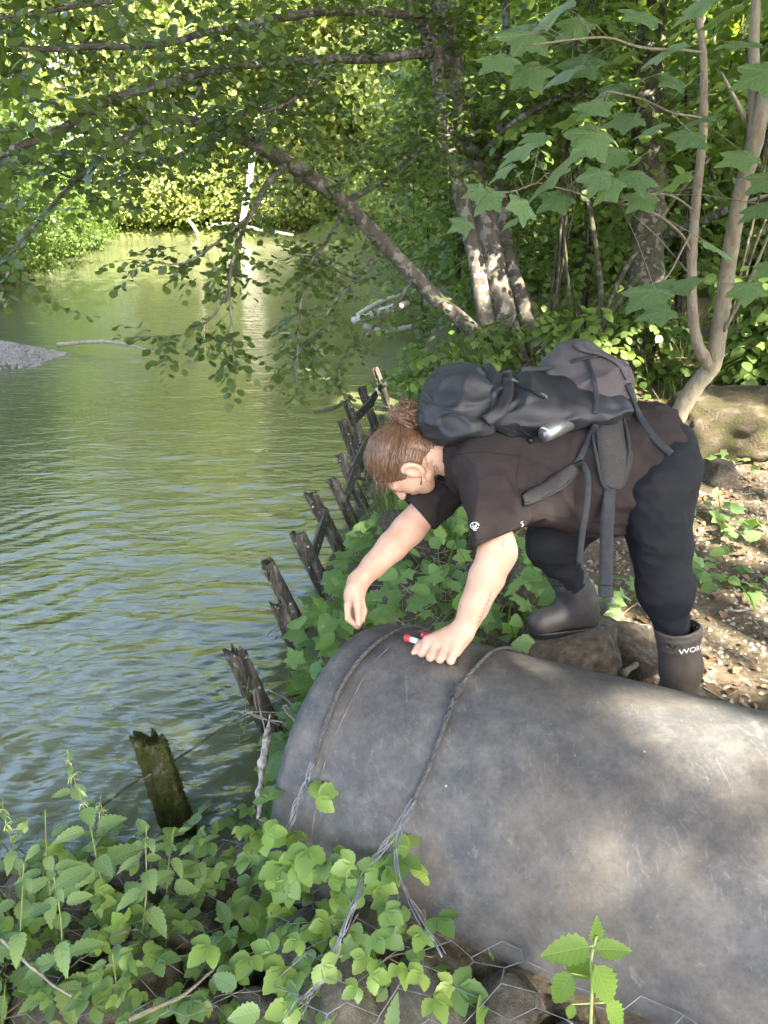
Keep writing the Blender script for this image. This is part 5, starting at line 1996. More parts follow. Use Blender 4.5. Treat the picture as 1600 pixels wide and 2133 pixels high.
ce = (989, 1096)
print_line([(ce[0] + 9 * math.cos(t), ce[1] - 1 + 7 * math.sin(t)) for t in np.linspace(.5, 2 * math.pi + .1, 9)], .0011, [bvS])
print_line([(ce[0] - 9, ce[1] - 3), (ce[0] - 3, ce[1] + 2), (ce[0] + 4, ce[1] - 3), (ce[0] + 9, ce[1] - 4)], .0011, [bvS])
print_line([(ce[0] - 4, ce[1] - 8), (ce[0] - 2, ce[1] + 3), (ce[0] + 2, ce[1] + 7)], .0010, [bvS])
print_line([(ce[0] + 4, ce[1] - 7), (ce[0] + 3, ce[1] + 1), (ce[0] - 1, ce[1] + 7)], .0010, [bvS])
print_line([(ce[0] - 3, ce[1] + 8), (ce[0] + 4, ce[1] + 9)], .0010, [bvS])
obj('emblem', mb.mesh('emblem', M_white), shirto, label='small white outline emblem near the sleeve hem')
M_stitch = mat_mottled('seam_thread', [(.3, (.012, .010, .010)), (.7, (.018, .015, .015))], 40, .95, 0)
for pts_ in ([(984, 1126), (1015, 1121), (1050, 1111), (1082, 1097)], [(1084, 948), (1076, 990), (1080, 1025), (1086, 1060)], [(950, 948), (985, 942), (1030, 944), (1082, 950)], [(1330, 1075), (1350, 1040), (1368, 1000), (1380, 950)], [(1120, 1070), (1190, 1082), (1250, 1090)]):
    mbs = MB()
    print_line(pts_, .0011, [bvS], mbs, 24)
    obj('seam', mbs.mesh('seam', M_stitch), shirto)
mbt = MB()
print_line([(1089, 1086), (1085, 1089), (1090, 1093), (1086, 1097)], .001, [bvS], mbt)
obj('sleeve_print', mbt.mesh('sleeve_print', M_white), shirto)
M_ink = mat_mottled('tattoo_ink', [(.3, (.12, .085, .075)), (.7, (.18, .12, .10))], 30, .6, 0)
mbt = MB()
print_line([(1024, 1232), (1015, 1256), (1004, 1282), (994, 1306)], .0008, [bvB], mbt)
for i in range(7):
    t = i / 7
    x, y = 1021 - 26 * t, 1240 + 62 * t
    print_line([(x, y), (x - 5, y + 1), (x - 7, y + 6)], .0007, [bvB], mbt, 6)
    print_line([(x, y), (x + 4, y + 3), (x + 3, y + 8)], .0007, [bvB], mbt, 6)
print_line([(1046, 1120), (1052, 1126), (1046, 1132), (1050, 1138)], .0010, [bvB], mbt, 8)
obj('tattoo', mbt.mesh('tattoo', M_ink), bodyo, label='leafy line tattoo along the forearm')
print_line_done = True

# ------------------------------------------------------------------ backpack
BP0 = A3(P(1110, 850, 2.5))
pack = empty('backpack', BP0, 'black hiking backpack lying on the bent back', 'backpack')
XYZ = ((1, 0, 0), (0, 1, 0), (0, 0, 1))
s = Sculpt()
s.cone(A3(P(1030, 832, 2.53)), A3(P(1195, 838, 2.54)), .095, .098, .03, 'u', (LAT, 1.55))
s.cone(A3(P(1175, 830, 2.54)), A3(P(1255, 838, 2.55)), .10, .085, .05, 'u', (LAT, 1.6))
s.cone(A3(P(1120, 872, 2.40)), A3(P(1235, 858, 2.42)), .052, .062, .03)                       # side pocket
s.cone(A3(P(1060, 870, 2.42)), A3(P(1130, 862, 2.40)), .05, .052, .03)
s.field(creases(.023, 5.5, 1))
V_, F_ = s.build(.0055, 1)
pb = obj('main_compartment', mesh('main_compartment', V_ - BP0, F_, M_pack), pack)
bvP = [bvh_of(V_, F_)]
s = Sculpt()
s.ell(A3(P(952, 838, 2.50)), (A3((.97, 0, .18)), (0, 1, 0), A3((-.18, 0, .97))), (.128, .165, .112), .03)
s.cone(A3(P(925, 868, 2.45)), A3(P(985, 885, 2.42)), .06, .055, .05)
s.field(creases(.021, 6, 2))
V_, F_ = s.build(.0055, 1)
lid = obj('lid', mesh('lid', V_ - BP0, F_, M_pack), pack)
bvP.append(bvh_of(V_, F_))
s = Sculpt()
s.ell(A3(P(1222, 792, 2.56)), (A3((.95, 0, -.22)), (0, 1, 0), A3((.22, 0, .95))), (.155, .15, .115), .03)
s.cone(A3(P(1270, 790, 2.50)), A3(P(1285, 830, 2.50)), .07, .05, .04)
s.field(creases(.018, 5.5, 3))
V_, F_ = s.build(.0055, 1)
obj('base_panel', mesh('base_panel', V_ - BP0, F_, M_packgrey), pack, label='grey upper panel of the pack')
bvP.append(bvh_of(V_, F_))
ALLB = bvP + [bvS, bvL, bvB]


def band(name, pix, width_px, mat, parent, bvs=ALLB, off=.002, thick=.0035, nsm=26, zfix=None, root=BP0, label=None):
    pts, nor = [], []
    for i, q in enumerate(pix):
        if len(q) > 2:
            p, nn = P(q[0], q[1], q[2]), -ray(q[0], q[1]).normalized()
        else:
            p, nn = cast(q[0], q[1], bvs, off)
        pts.append(p - Vector(root))
        nor.append(nn)
    w = [wp * 2.42 / FPX for wp in (width_px if isinstance(width_px, (list, tuple)) else [width_px] * len(pix))]
    V, F = ribbon(pts, w, thick, nsm, nor)
    return obj(name, mesh(name, V, F, mat), parent, label=label)


hb = band('hip_belt_pad', [(1262, 872), (1272, 910), (1278, 955), (1274, 1000), (1270, 1014)], [50, 72, 74, 58, 40], M_mesh, pack, [bvS, bvL], .001, .014)
band('hip_belt_edge', [(1243, 880), (1238, 915), (1243, 960), (1252, 1005), (1270, 1020), (1290, 1000), (1308, 950), (1308, 910), (1298, 876)], 7, M_strap, pack, [bvS, bvL], .006, .008, 40)
band('hip_belt_strap', [(1269, 1000), (1266, 1040), (1265, 1090, 2.36), (1263, 1160, 2.37), (1262, 1238, 2.38)], 27, M_strap, pack, [bvS, bvL], .009, .003)
band('strap_end', [(1262, 1218, 2.375), (1262, 1232, 2.378), (1262, 1243, 2.38)], 30, M_strap, pack, thick=.007, nsm=8)
band('shoulder_strap', [(1086, 1042), (1110, 1034), (1140, 1020), (1170, 998), (1196, 974)], [20, 30, 32, 28, 22], M_mesh, pack, [bvS], .002, .012)
band('shoulder_strap_edge', [(1086, 1052), (1112, 1047), (1145, 1034), (1178, 1008), (1200, 982)], 6, M_strap, pack, [bvS], .006, .008)
band('strap', [(1194, 976), (1212, 945), (1228, 912), (1243, 882)], 13, M_strap, pack, [bvS] + bvP, .006, .003)
band('dangling_strap', [(1200, 968), (1216, 968, 2.34), (1225, 1000, 2.33), (1222, 1055, 2.33), (1212, 1120, 2.335), (1207, 1175, 2.34)], [11, 11, 12, 12, 12, 13], M_strap, pack, [bvS], .006, .003, 34)
band('back_strap', [(1306, 800), (1318, 838), (1336, 876), (1362, 912), (1398, 946)], 15, M_strap, pack, off=.004)
band('lid_strap', [(1056, 770), (1060, 795), (1056, 826), (1040, 856), (1008, 880)], [18, 22, 26, 30, 26], M_pack, pack, off=.010, thick=.008)
band('zip', [(1062, 793), (1085, 806), (1110, 818), (1135, 830)], 6, M_black, pack, off=.004, thick=.004)
band('compression_strap', [(1085, 770), (1150, 766), (1205, 752), (1250, 742)], 10, M_strap, pack, off=.003)
band('compression_strap', [(1222, 752), (1236, 790), (1242, 830), (1238, 862)], 10, M_pack, pack, off=.004)
band('carry_loop', [(1200, 722), (1215, 733), (1250, 742), (1285, 760), (1305, 790)], 13, M_packgrey, pack, off=.005, thick=.006)
band('piping', [(878, 812), (905, 838), (930, 852), (962, 866)], 5, M_strap, lid, off=.004)
mb = MB()
for px, py in ((1198, 972),):
    p, nn = cast(px, py, [bvS], .008)
    mb.box(tuple(p - Vector(BP0)), (.03, .012, .022), Euler((0, -.6, 0)).to_matrix())
    mb.box(tuple(p - Vector(BP0) + Vector((.012, -.004, .014))), (.016, .012, .012), Euler((0, -.6, 0)).to_matrix())
obj('buckle', mb.mesh('buckle', M_black, False), pack)
mb = MB()
p0 = cast(1085, 880, ALLB, .006)[0]
cord = [(1040, 884), (1062, 892), (1085, 898), (1100, 908)]
mb.tube([tuple(cast(a, b, ALLB, .012)[0] - Vector(BP0)) for a, b in smooth_path(cord, 16)], .0022, 5)
cord = [(1050, 888), (1075, 882), (1092, 892), (1108, 902)]
mb.tube([tuple(cast(a, b, ALLB, .016)[0] - Vector(BP0)) for a, b in smooth_path(cord, 16)], .0022, 5)
pc = cast(1100, 906, ALLB, .014)[0] - Vector(BP0)
mb.tube([tuple(pc), tuple(pc + Vector((.012, -.004, -.010)))], .009, 7)
obj('drawcord', mb.mesh('drawcord', M_black), pack)
mb = MB()
for px, py in ((1066, 790), (1072, 797), (1131, 826)):
    p = cast(px, py, ALLB, .006)[0] - Vector(BP0)
    mb.box(tuple(p), (.022, .008, .008), Euler((0, .5, 0)).to_matrix())
obj('zip_puller', mb.mesh('zip_puller', M_galv, False), pack)
# metal bottle in the side pocket
bc = A3(P(1133, 905, 2.335))
bd = A3(P(1185, 880, 2.40)) - bc
bd /= np.linalg.norm(bd)
M_metal, nt_, b_m = nodes('brushed_metal')
b_m.inputs['Base Color'].default_value = (.62, .62, .6, 1)
b_m.inputs['Metallic'].default_value = .9
b_m.inputs['Roughness'].default_value = .35
bot = empty('metal_bottle', bc, 'silver metal bottle end sticking out of the backpack side pocket', 'bottle')
V_, F_ = tube([tuple(bd * t) for t in (0, .004, .02, .12)], [.021, .0245, .0255, .0255], 20)
obj('bottle_body', mesh('bottle_body', V_, F_, M_metal), bot)
V_, F_ = tube([tuple(-bd * t) for t in (-.002, .003, .0031, .001)], [.019, .019, .012, .012], 20)
obj('bottle_base', mesh('bottle_base', V_, F_, M_galv), bot)

# ------------------------------------------------------------------ sample tubes in the fist, cord in the other hand
M_red = mat_mottled('red_plastic_cap', [(.3, (.55, .02, .035)), (.7, (.65, .03, .05))], 30, .3, 0, spec=.5)
M_glass, nt_, b_g = nodes('clear_plastic')
b_g.inputs['Base Color'].default_value = (.95, .96, .97, 1)
b_g.inputs['Roughness'].default_value = .08
b_g.inputs['Transmission Weight'].default_value = .55
b_g.inputs['IOR'].default_value = 1.3
for (pa, pb_), lab in (((on_pipe(846, 1338, .016), on_pipe(930, 1368, .020)), 'clear sample tube with red cap, longer one sticking out of the fist'), ((on_pipe(880, 1337, .022), on_pipe(960, 1358, .026)), 'clear sample tube with red cap, half hidden behind the knuckles')):
    d = (pb_ - pa) / np.linalg.norm(pb_ - pa)
    r = empty('sample_tube', pa, lab, 'test tube', 'sample tubes held in the fist')
    obj('tube', mesh('tube', *tube([tuple(d * t) for t in (.014, .016, .080, .085)], [.008, .009, .009, .003], 14), M_glass), r)
    obj('cap', mesh('cap', *tube([tuple(d * t) for t in (-.002, .000, .016, .018)], [.0105, .0122, .0122, .0105], 16), M_red), r)
    obj('paper_label', mesh('paper_label', *tube([tuple(d * t) for t in (.026, .05)], [.0093, .0093], 14, False), M_white), r)
cd = A3(P(751, 1304, 2.60))
cr = empty('sampling_cord', cd, 'short black cord pinched in the lowered hand', 'cord')
mb = MB()
rn = random.Random(4)
for k in range(5):
    a = rn.uniform(0, 6)
    mb.tube([tuple(A3((.012 * math.sin(a + 2 * t) + .012 * t * math.cos(a * 2), .01 * math.cos(a + 2 * t), .012 - .05 * t))) for t in np.linspace(0, 1, 10)], .0022, 5)
obj('cord_loop', mb.mesh('cord_loop', M_black), cr)
# ------------------------------------------------------------------ bank: rocks, gabion, wires
def ypt(px, py, y):
    """point seen at that pixel, y metres ahead"""
    r = ray(px, py)
    return CAM + r * (y / r.y)


_rocks = [rock_mesh('rock', 20 + i, M_rock, 3, .3, .78) for i in range(6)]
rn = random.Random(21)
c = (A3(RB_heel) + A3(RB_toe)) / 2
obj('bank_rock', rock_mesh('bank_rock', 33, M_rock, 4, .22, .8), label='flat topped rock under the black boot', cat='rock', group='rocks on the bank', loc=(c[0] + .06, c[1] - .01, Rzs - .152), scale=(.27, .20, .21), rot=(0, 0, .4))
for (px, py, z, sc, lab) in ((1300, 1360, .02, .16, 'brown rock between the two boots'), (1240, 1330, .02, .12, 'small rock right of the black boot'), (1075, 1240, .0, .15, 'rock behind the hop leaves under the far knee'), (1500, 1000, .04, .13, 'pale stone at the foot of the boulder'), (1130, 1350, .0, .13, 'rock behind the pipe below the black boot'), (830, 1090, -.25, .16, 'pale rock below the face beside the posts'), (900, 1165, -.2, .13, 'rock among the hop leaves under the reaching arm')):
    p = PZ(px, py, z)
    obj('bank_rock', rn.choice(_rocks), label=lab, cat='rock', group='rocks on the bank', loc=(p.x, p.y, gz(p.x, p.y) + sc * .22), scale=(sc * 1.2, sc, sc), rot=(0, 0, rn.uniform(0, 6)))


for i, (pts, lab) in enumerate((([(1235, 1300), (1255, 1340), (1270, 1400)], 'thick brown root running down from the rock to the pipe'), ([(1270, 1250), (1290, 1320), (1310, 1390)], 'pale split root between the boots'), ([(1120, 1320), (1170, 1345), (1230, 1380)], 'root along the foot of the rock'), ([(1215, 1210), (1245, 1250), (1285, 1290)], 'thin root behind the black boot'), ([(1290, 1400), (1330, 1380), (1350, 1340)], 'short root beside the brown boot'))):
    q = smooth_path([tuple(PZ(a, b, .06 - .02 * k)) + (.022 - .006 * k - .002 * i,) for k, (a, b) in enumerate(pts)], 22)
    obj('tree_root', mesh('tree_root', *tube(wobble(q[:, :3], .03, 7, i), q[:, 3] * (1 + .2 * np.sin(np.arange(22) * 1.3)), 8), M_drift if i % 2 else M_barkpale), label=lab, cat='root', group='roots on the bank')


def in_pipe(p, m=.0):
    q = Vector(p) - PA
    s_ = q.dot(PD)
    return s_ < S_RIM + m and (q - PD * s_).length < PR + m


M_gstone = mat_mottled('gabion_stone', [(.25, (.045, .04, .03)), (.5, (.095, .084, .064)), (.65, (.145, .13, .10)), (.8, (.065, .068, .03))], 4, .92, .6, 26, bump_d=.012)
_gst = [rock_mesh('stone', 50 + i, M_gstone, 3, .28, .75) for i in range(7)]
STN = []
tries = 0
while len(STN) < 62 and tries < 5000:
    tries += 1
    x, y = rn.uniform(-1.35, .75), rn.uniform(.55, 2.02)
    r_ = rn.uniform(.085, .17)
    z = gz(x, y)
    if in_pipe((x, y, z + .05), r_ * .55):
        continue
    if any(math.hypot(x - a, y - b) < (r_ + c_) * .72 for a, b, c_, _ in STN):
        continue
    STN.append((x, y, r_, z))
ROWS = ['nearest the river', 'second from the river', 'in its middle', 'second from the camera', 'nearest the camera']
ORD = 'first second third fourth fifth sixth seventh eighth ninth tenth eleventh twelfth thirteenth fourteenth fifteenth sixteenth seventeenth'.split()
STN.sort(key=lambda s_: -s_[1])
per = math.ceil(len(STN) / 5)
for ri in range(5):
    row = sorted(STN[ri * per:(ri + 1) * per], key=lambda s_: -s_[0])
    for i, (x, y, r_, z) in enumerate(row):
        obj('gabion_stone', _gst[(i + ri) % 7], label=f'{ORD[i]} stone from the pipe in the gabion row {ROWS[ri]}', cat='stone', group='gabion stones', loc=(x, y, z + r_ * .35),
            scale=(r_ * rn.uniform(1, 1.35), r_ * rn.uniform(.85, 1.1), r_ * rn.uniform(.8, 1.05)), rot=(rn.uniform(-.3, .3), rn.uniform(-.3, .3), rn.uniform(0, 6)))


def net_h(x, y):
    h = gz(x, y) + .07
    for a, b, r_, z in STN:
        d = math.hypot(x - a, y - b)
        if d < r_ * 1.5:
            h = max(h, z + r_ * .35 + r_ * .8 * math.sqrt(max(0, 1 - (d / (r_ * 1.5)) ** 2)) + .012)
    return h


mb = MB()
W_, H_ = .120, .078                                   # hexagonal mesh
pt = {}


def netp(i, j):
    if (i, j) not in pt:
        x = -1.4 + i * W_ / 2 + .010 * math.sin(i * 3.1 + j * 1.7)
        y = .55 + j * H_ * .75 + (H_ * .22 if (i + j) % 2 else -H_ * .22) + .010 * math.sin(i * 1.3 + j * 2.9)
        if y > 2.03:
            z = net_h(x, 2.03) - (y - 2.03) * 1.6
            y = 2.03 + (y - 2.03) * .35
        else:
            z = net_h(x, y)
        p = Vector((x, y, z))
        k = 50 if in_pipe(p, .0) else 0
        while in_pipe(p, .012) and k < 40:
            p += Vector((-.01, -.01, .004))
            k += 1
        pt[(i, j)] = (p, k < 18)
    return pt[(i, j)]


for j in range(0, 42):
    for i in range(0, 42):
        a, oka = netp(i, j)
        if not oka:
            continue
        b, okb = netp(i + 1, j)
        if okb and (a - b).length < .13:
            mb.tube([tuple(a), tuple(b)], .0013, 4, False)
        if (i + j) % 2 == 1:
            b, okb = netp(i, j + 1)
            if okb and (a - b).length < .16:           # twisted double side
                d = b - a
                s_ = d.orthogonal().normalized()
                u_ = d.normalized().cross(s_)
                for ph in (0, math.pi):
                    mb.tube([tuple(a + d * t + (s_ * math.cos(ph + t * 9) + u_ * math.sin(ph + t * 9)) * .0018) for t in np.linspace(0, 1, 7)], .0012, 4, False)
net = empty('gabion_netting', (-.4, 1.3, -.45), 'hexagonal galvanised wire netting stretched over the stones', 'wire netting')
me = mb.mesh('wire_mesh', M_galv)
me.transform(Matrix.Translation((.4, -1.3, .45)))
obj('wire_mesh', me, net, kind='stuff')


def wires(name, pix, n, r, spread, lab, mat, seed, cat='wire', twist=8.0):
    """a loose bundle of wires along (px, py, zc) points"""
    rn_ = random.Random(seed)
    q = smooth_path([tuple(P(*p)) for p in pix], 60)
    _, T, Nn, B = frames(q)
    root = empty(name, tuple(q[0]), lab, cat)
    for k in range(n):
        a0 = k * 6.28 / n
        t = np.linspace(0, 1, 60)
        rad = spread * (.35 + .9 * np.abs(np.sin(t * rn_.uniform(3, 7) + rn_.uniform(0, 3))))
        ph = a0 + t * twist * rn_.uniform(.8, 1.2)
        S_ = q + (Nn * np.cos(ph)[:, None] + B * np.sin(ph)[:, None]) * rad[:, None]
        S_ = wobble(S_, .006, 18, seed + k)
        obj('wire', mesh('wire', *tube(S_ - q[0], r, 5)[:2], mat), root)
    return root


zB = (Vector(pathB[-1]) - CAM).dot(_FW)
zA = (Vector(pathA[-1]) - CAM).dot(_FW)
wires('wire_bundle', [(864, 1665, zB - .01), (838, 1715, zB - .03), (800, 1765, zB - .06), (765, 1815, zB - .05), (745, 1860, zB - .1), (715, 1940, zB - .14), (680, 2020, zB - .16), (640, 2080, zB - .18), (610, 2125, zB - .2)], 5, .0015, .008, 'tangled shiny wire bundle running down from the rope to the gabion', M_galv, 5, twist=16)
wires('wire_bundle', [(651, 1588, zA - .01), (640, 1620, zA - .02), (622, 1665, zA - .04), (608, 1705, zA - .06), (590, 1750, zA - .05)], 5, .0014, .008, 'frayed wire end of the rope at the open pipe end', M_galv, 6)
wires('wire_bundle', [(862, 1672, zB - .02), (835, 1735, zB - .07), (826, 1800, zB - .12), (850, 1870, zB - .17), (885, 1930, zB - .24), (925, 1990, zB - .28)], 3, .0014, .006, 'loose wires bending along the pipe side', M_galv, 7, twist=5)
wires('wire_bundle', [(203, 1672, 2.95), (205, 1700, 2.9), (198, 1735, 2.85), (175, 1780, 2.75), (130, 1830, 2.6)], 5, .002, .012, 'wire knot at the left where the dark cable ends', M_galv, 8)
q = smooth_path([tuple(P(*p)) for p in ((205, 1684, 2.93), (280, 1628, 3.0), (330, 1600, 3.05), (400, 1555, 3.15), (470, 1508, 3.25), (530, 1478, 3.3), (590, 1455, 3.35), (625, 1447, 3.4))], 60)
q[:, 2] -= .012 * np.sin(np.linspace(0, np.pi, 60))
obj('dark_cable', mesh('dark_cable', *tube(wobble(q, .004, 20, 3), .0052, 6), M_barkdark), label='thin dark cable strung from the left wire knot past the mossy post', cat='cable')
# flotsam at the pipe mouth
M_rag = mat_mottled('dirty_white_scrap', [(.35, (.12, .10, .08)), (.6, (.42, .39, .35))], 45, .85, .4)
s = Sculpt()
s.chain([A3(P(*p)) for p in ((562, 1490, 2.75), (556, 1540, 2.72), (548, 1590, 2.68), (542, 1650, 2.62), (538, 1700, 2.58))], [.006, .010, .013, .011, .007], .02)
s.field(creases(.006, 16, 4))
V_, F_ = s.build(.004, 0)
obj('tattered_scrap', mesh('tattered_scrap', V_ - A3(P(540, 1700, 2.58)), F_, M_rag), label='dirty white tattered scrap hanging by the open pipe end', cat='debris', loc=P(540, 1700, 2.58))
for i in range(8):
    a = P(rn.uniform(520, 610), rn.uniform(1445, 1500), rn.uniform(2.75, 3.1))
    d = Vector((rn.gauss(0, 1), rn.gauss(0, .6), rn.gauss(0, .5))).normalized() * rn.uniform(.05, .12)
    q = wobble([tuple(a + d * t) for t in np.linspace(-1, 1, 8)], .012, 9, i)
    obj('dry_twig', mesh('dry_twig', *tube(q, np.linspace(.004, .0015, 8), 5), M_drift), label='brown dry twig in the flotsam heap between split post and pipe', cat='twig', group='twigs in the flotsam')
for i, (pts, lab, rr) in enumerate((
        ([(268, 2125, 1.98), (330, 2098, 2.0), (390, 2064, 2.03), (445, 2024, 2.06)], 'pale lichened stick lying on the netting at the bottom', .007),
        ([(0, 1955, 2.15), (50, 2000, 2.1), (100, 2045, 2.05), (150, 2075, 2.0)], 'dark bent twig in the lower left corner', .005),
        ([(640, 1570, 2.42), (643, 1620, 2.40), (648, 1690, 2.38), (650, 1720, 2.36)], 'short upright twig against the pipe below the rope', .004),
        ([(280, 1800, 2.62), (320, 1750, 2.7), (370, 1742, 2.75)], 'thin dark twig behind the nettles', .003))):
    q = smooth_path([tuple(P(*p)) for p in pts], 24)
    obj('stick', mesh('stick', *tube(wobble(q, .006, 12, i), np.linspace(rr, rr * .5, 24), 7), M_barkpale if i == 0 else M_drift), label=lab, cat='stick')

# ------------------------------------------------------------------ plants
M_nettle = mat_leaf('nettle_leaves', (.12, .20, .085), (.20, .30, .12), .4, gloss=.3, per_object=True, veins='pinnate')
M_bramble = mat_leaf('bramble_leaves', (.09, .165, .055), (.19, .30, .08), .42, (.32, .42, .12), gloss=.45, per_object=True)
M_hop = mat_leaf('hop_leaves', (.095, .18, .07), (.18, .30, .10), .42, (.25, .37, .11), gloss=.35, per_object=True, veins='palmate')
M_sprout = mat_leaf('sunlit_sprout_leaves', (.11, .19, .04), (.15, .25, .05), .45, gloss=.4, per_object=True, veins='pinnate')
M_stem = mat_mottled('green_stem', [(.3, (.10, .13, .04)), (.7, (.18, .2, .07))], 20, .7, 0)
M_vine = mat_mottled('woody_vine', [(.3, (.13, .085, .05)), (.7, (.24, .17, .10))], 20, .8, 0)
NETTLE = [mesh('leaf', *leaf_ovate(14, w, .11, fold=.32, droop=d, pos=.36), M_nettle) for w, d in ((.56, .25), (.50, .4), (.6, .12))]
SPROUT = [mesh('leaf', *leaf_ovate(14, w, .11, fold=.32, droop=d, pos=.36), M_sprout) for w, d in ((.56, .2), (.52, .35))]
BRAM = [mesh('leaf', *tri_leaf(leaf_ovate(10, .74, .08, fold=.28, droop=d, pos=.45), 62, .85, .10), M_bramble) for d in (.12, .3)]
HOPL = [mesh('leaf', *leaf_lobed([(-128, .50), (-62, .66), (0, .84), (62, .66), (128, .50)] if k else [(-118, .46), (-52, .7), (0, .86), (52, .7), (118, .46)], 5, .07, .25, 30 + k), M_hop) for k in (0, 1)] + [mesh('leaf', *leaf_ovate(10, .8, .07, fold=.25, droop=.25, pos=.4), M_hop)]


def place_leaf(me, root, base, tip_dir, nrm, size, name='leaf'):
    R = rot_from(np.array([tuple(tip_dir)], dtype=float), np.array([tuple(nrm)], dtype=float))[0]
    o = obj(name, me, root)
    o.matrix_local = Matrix.Translation(Vector(base) - root.location) @ Matrix(R.tolist()).to_4x4() @ Matrix.Diagonal((size, size, size, 1))
    return o


def on_bank(px, py, off=.1):
    """point seen at that pixel, off metres above the bank"""
    z_ = -.4
    for _ in range(8):
        p = PZ(px, py, z_)
        z_ = .5 * z_ + .5 * (gz(p.x, p.y) + off)
    return p


def nettle(base_px, tip_px, lab, seed, pairs=7, leaf=.095, flowers=True, zb=-.48, mats=NETTLE):
    rn_ = random.Random(seed)
    b = on_bank(base_px[0], base_px[1], .0)
    t = ypt(tip_px[0], tip_px[1], b.y + rn_.uniform(-.04, .04))
    root = empty('nettle', tuple(b), lab, 'nettle', 'nettles in front of the river')
    ax = wobble([tuple(b.lerp(t, k)) for k in np.linspace(0, 1, 16)], .012, 4, seed)
    obj('stem', mesh('stem', *tube(ax - np.array(b), np.linspace(.0042, .0016, 16), 6), M_stem), root)
    L = (t - b).length
    for k in range(pairs):
        u = .18 + .80 * k / max(1, pairs - 1)
        p = Vector(ax[min(15, int(u * 15))])
        sz = 1.08 * leaf * (1.08 - .72 * max(0, u - .35) / .65) * rn_.uniform(.85, 1.15)
        a = (k % 2) * math.pi / 2 + rn_.uniform(-.35, .35) + .5
        for s_ in (0, math.pi):
            if rn_.random() < .08:
                continue
            d = Vector((math.cos(a + s_), math.sin(a + s_), rn_.uniform(-.25, .25)))
            place_leaf(rn_.choice(mats), root, p + d * .018, d, Vector((-d.x * .3 + rn_.gauss(0, .15), -d.y * .3 + rn_.gauss(0, .15), 1)), sz)
    if flowers:
        mb_ = MB()
        for k in range(16):
            u = rn_.uniform(.72, 1.0)
            p = ax[min(15, int(u * 15))] - np.array(b)
            a = rn_.uniform(0, 6.28)
            l_ = rn_.uniform(.012, .032)
            q = [p + np.array((math.cos(a) * l_ * s_, math.sin(a) * l_ * s_, .008 * math.sin(3 * s_) - .012 * s_ * s_)) for s_ in np.linspace(0, 1, 6)]
            mb_.tube(q, [.0012, .002, .0016, .0022, .0018, .001], 4, False)
        obj('flower_tassels', mb_.mesh('flower_tassels', M_sproutstem), root, kind='stuff')
    return root


M_sproutstem = mat_mottled('pale_green_stem', [(.3, (.22, .28, .09)), (.7, (.32, .38, .14))], 30, .7, 0)
NT = [((238, 1945), (142, 1562), 'tall nettle with flower tassels left of the mossy post', 8, .10, True), ((482, 1735), (516, 1412), 'tall nettle in front of the split post', 8, .085, True),
      ((62, 1900), (8, 1668), 'flowering nettle at the left edge above the lower corner', 6, .085, True), ((215, 1830), (212, 1655), 'short nettle behind the tall one', 5, .07, True),
      ((420, 1790), (368, 1688), 'low leafy nettle at the foot of the mossy post', 5, .075, False), ((30, 2110), (55, 1800), 'broad leaved nettle in the lower left corner', 6, .105, False),
      ((150, 2120), (115, 1820), 'dark nettle at the bottom left of the gabion', 6, .10, False), ((300, 2010), (305, 1720), 'nettle with large leaves beside the tall one', 8, .11, False),
      ((250, 2125), (235, 1990), 'low nettle at the bottom edge beside the pale stick', 5, .09, False), ((395, 1880), (420, 1730), 'nettle between the mossy post and the pipe', 6, .085, False),
      ((110, 1990), (92, 1690), 'nettle between the flowering ones at the left', 8, .095, False), ((520, 1800), (545, 1660), 'low nettle beside the white scrap', 5, .075, False),
      ((340, 1930), (365, 1720), 'nettle in the middle of the netting', 5, .095, False)]
for i, (b, t, lab, pr, lf, fl) in enumerate(NT):
    nettle(b, t, lab, 100 + i, pr, lf, fl, zb=-.45 if b[1] > 1850 else -.5)


def creeper(name, pix, z, lab, cat, meshes, seed, n, size, side=.06, rise=.05, group=None, stem_r=.0022, mat=None, up=(0, -.35, 1), edge=None):
    """a trailing stem with leaves; pix are picture points on a surface of height z"""
    rn_ = random.Random(seed)
    q = smooth_path([tuple(PZ(a, b, z) if z is not None else on_bank(a, b, .13)) for a, b in pix], 40)
    q = wobble(q, .03, 5, seed)
    for i in range(len(q)):
        k = 0
        while in_pipe(q[i], .02) and k < 60:
            q[i] += np.array((-.01, -.008, .004))
            k += 1
    root = empty(name, tuple(q[0]), lab, cat, group)
    obj('stem', mesh('stem', *tube(q - q[0], np.linspace(stem_r, stem_r * .6, 40), 5), mat or M_vine), root)
    for k in range(n):
        i = rn_.randint(0, 39)
        d = Vector((rn_.gauss(0, 1), rn_.gauss(-.35, .8), rn_.gauss(0, .25))).normalized()
        base = Vector(q[i]) + Vector((rn_.gauss(0, side), rn_.gauss(0, side), abs(rn_.gauss(0, rise)) + .012))
        if in_pipe(base, .03) or base.z < WATER_Z + .05:
            continue
        if edge:
            v_ = base - CAM
            zc_ = v_.dot(_FW)
            if 800 + FPX * v_.x / zc_ < np.interp(1066.5 - FPX * v_.dot(_UP) / zc_, [e_[0] for e_ in edge], [e_[1] for e_ in edge]):
                continue
        place_leaf(rn_.choice(meshes), root, base, d, Vector((rn_.gauss(up[0], .35), rn_.gauss(up[1], .35), up[2])), size * rn_.uniform(.6, 1.25))
    return root


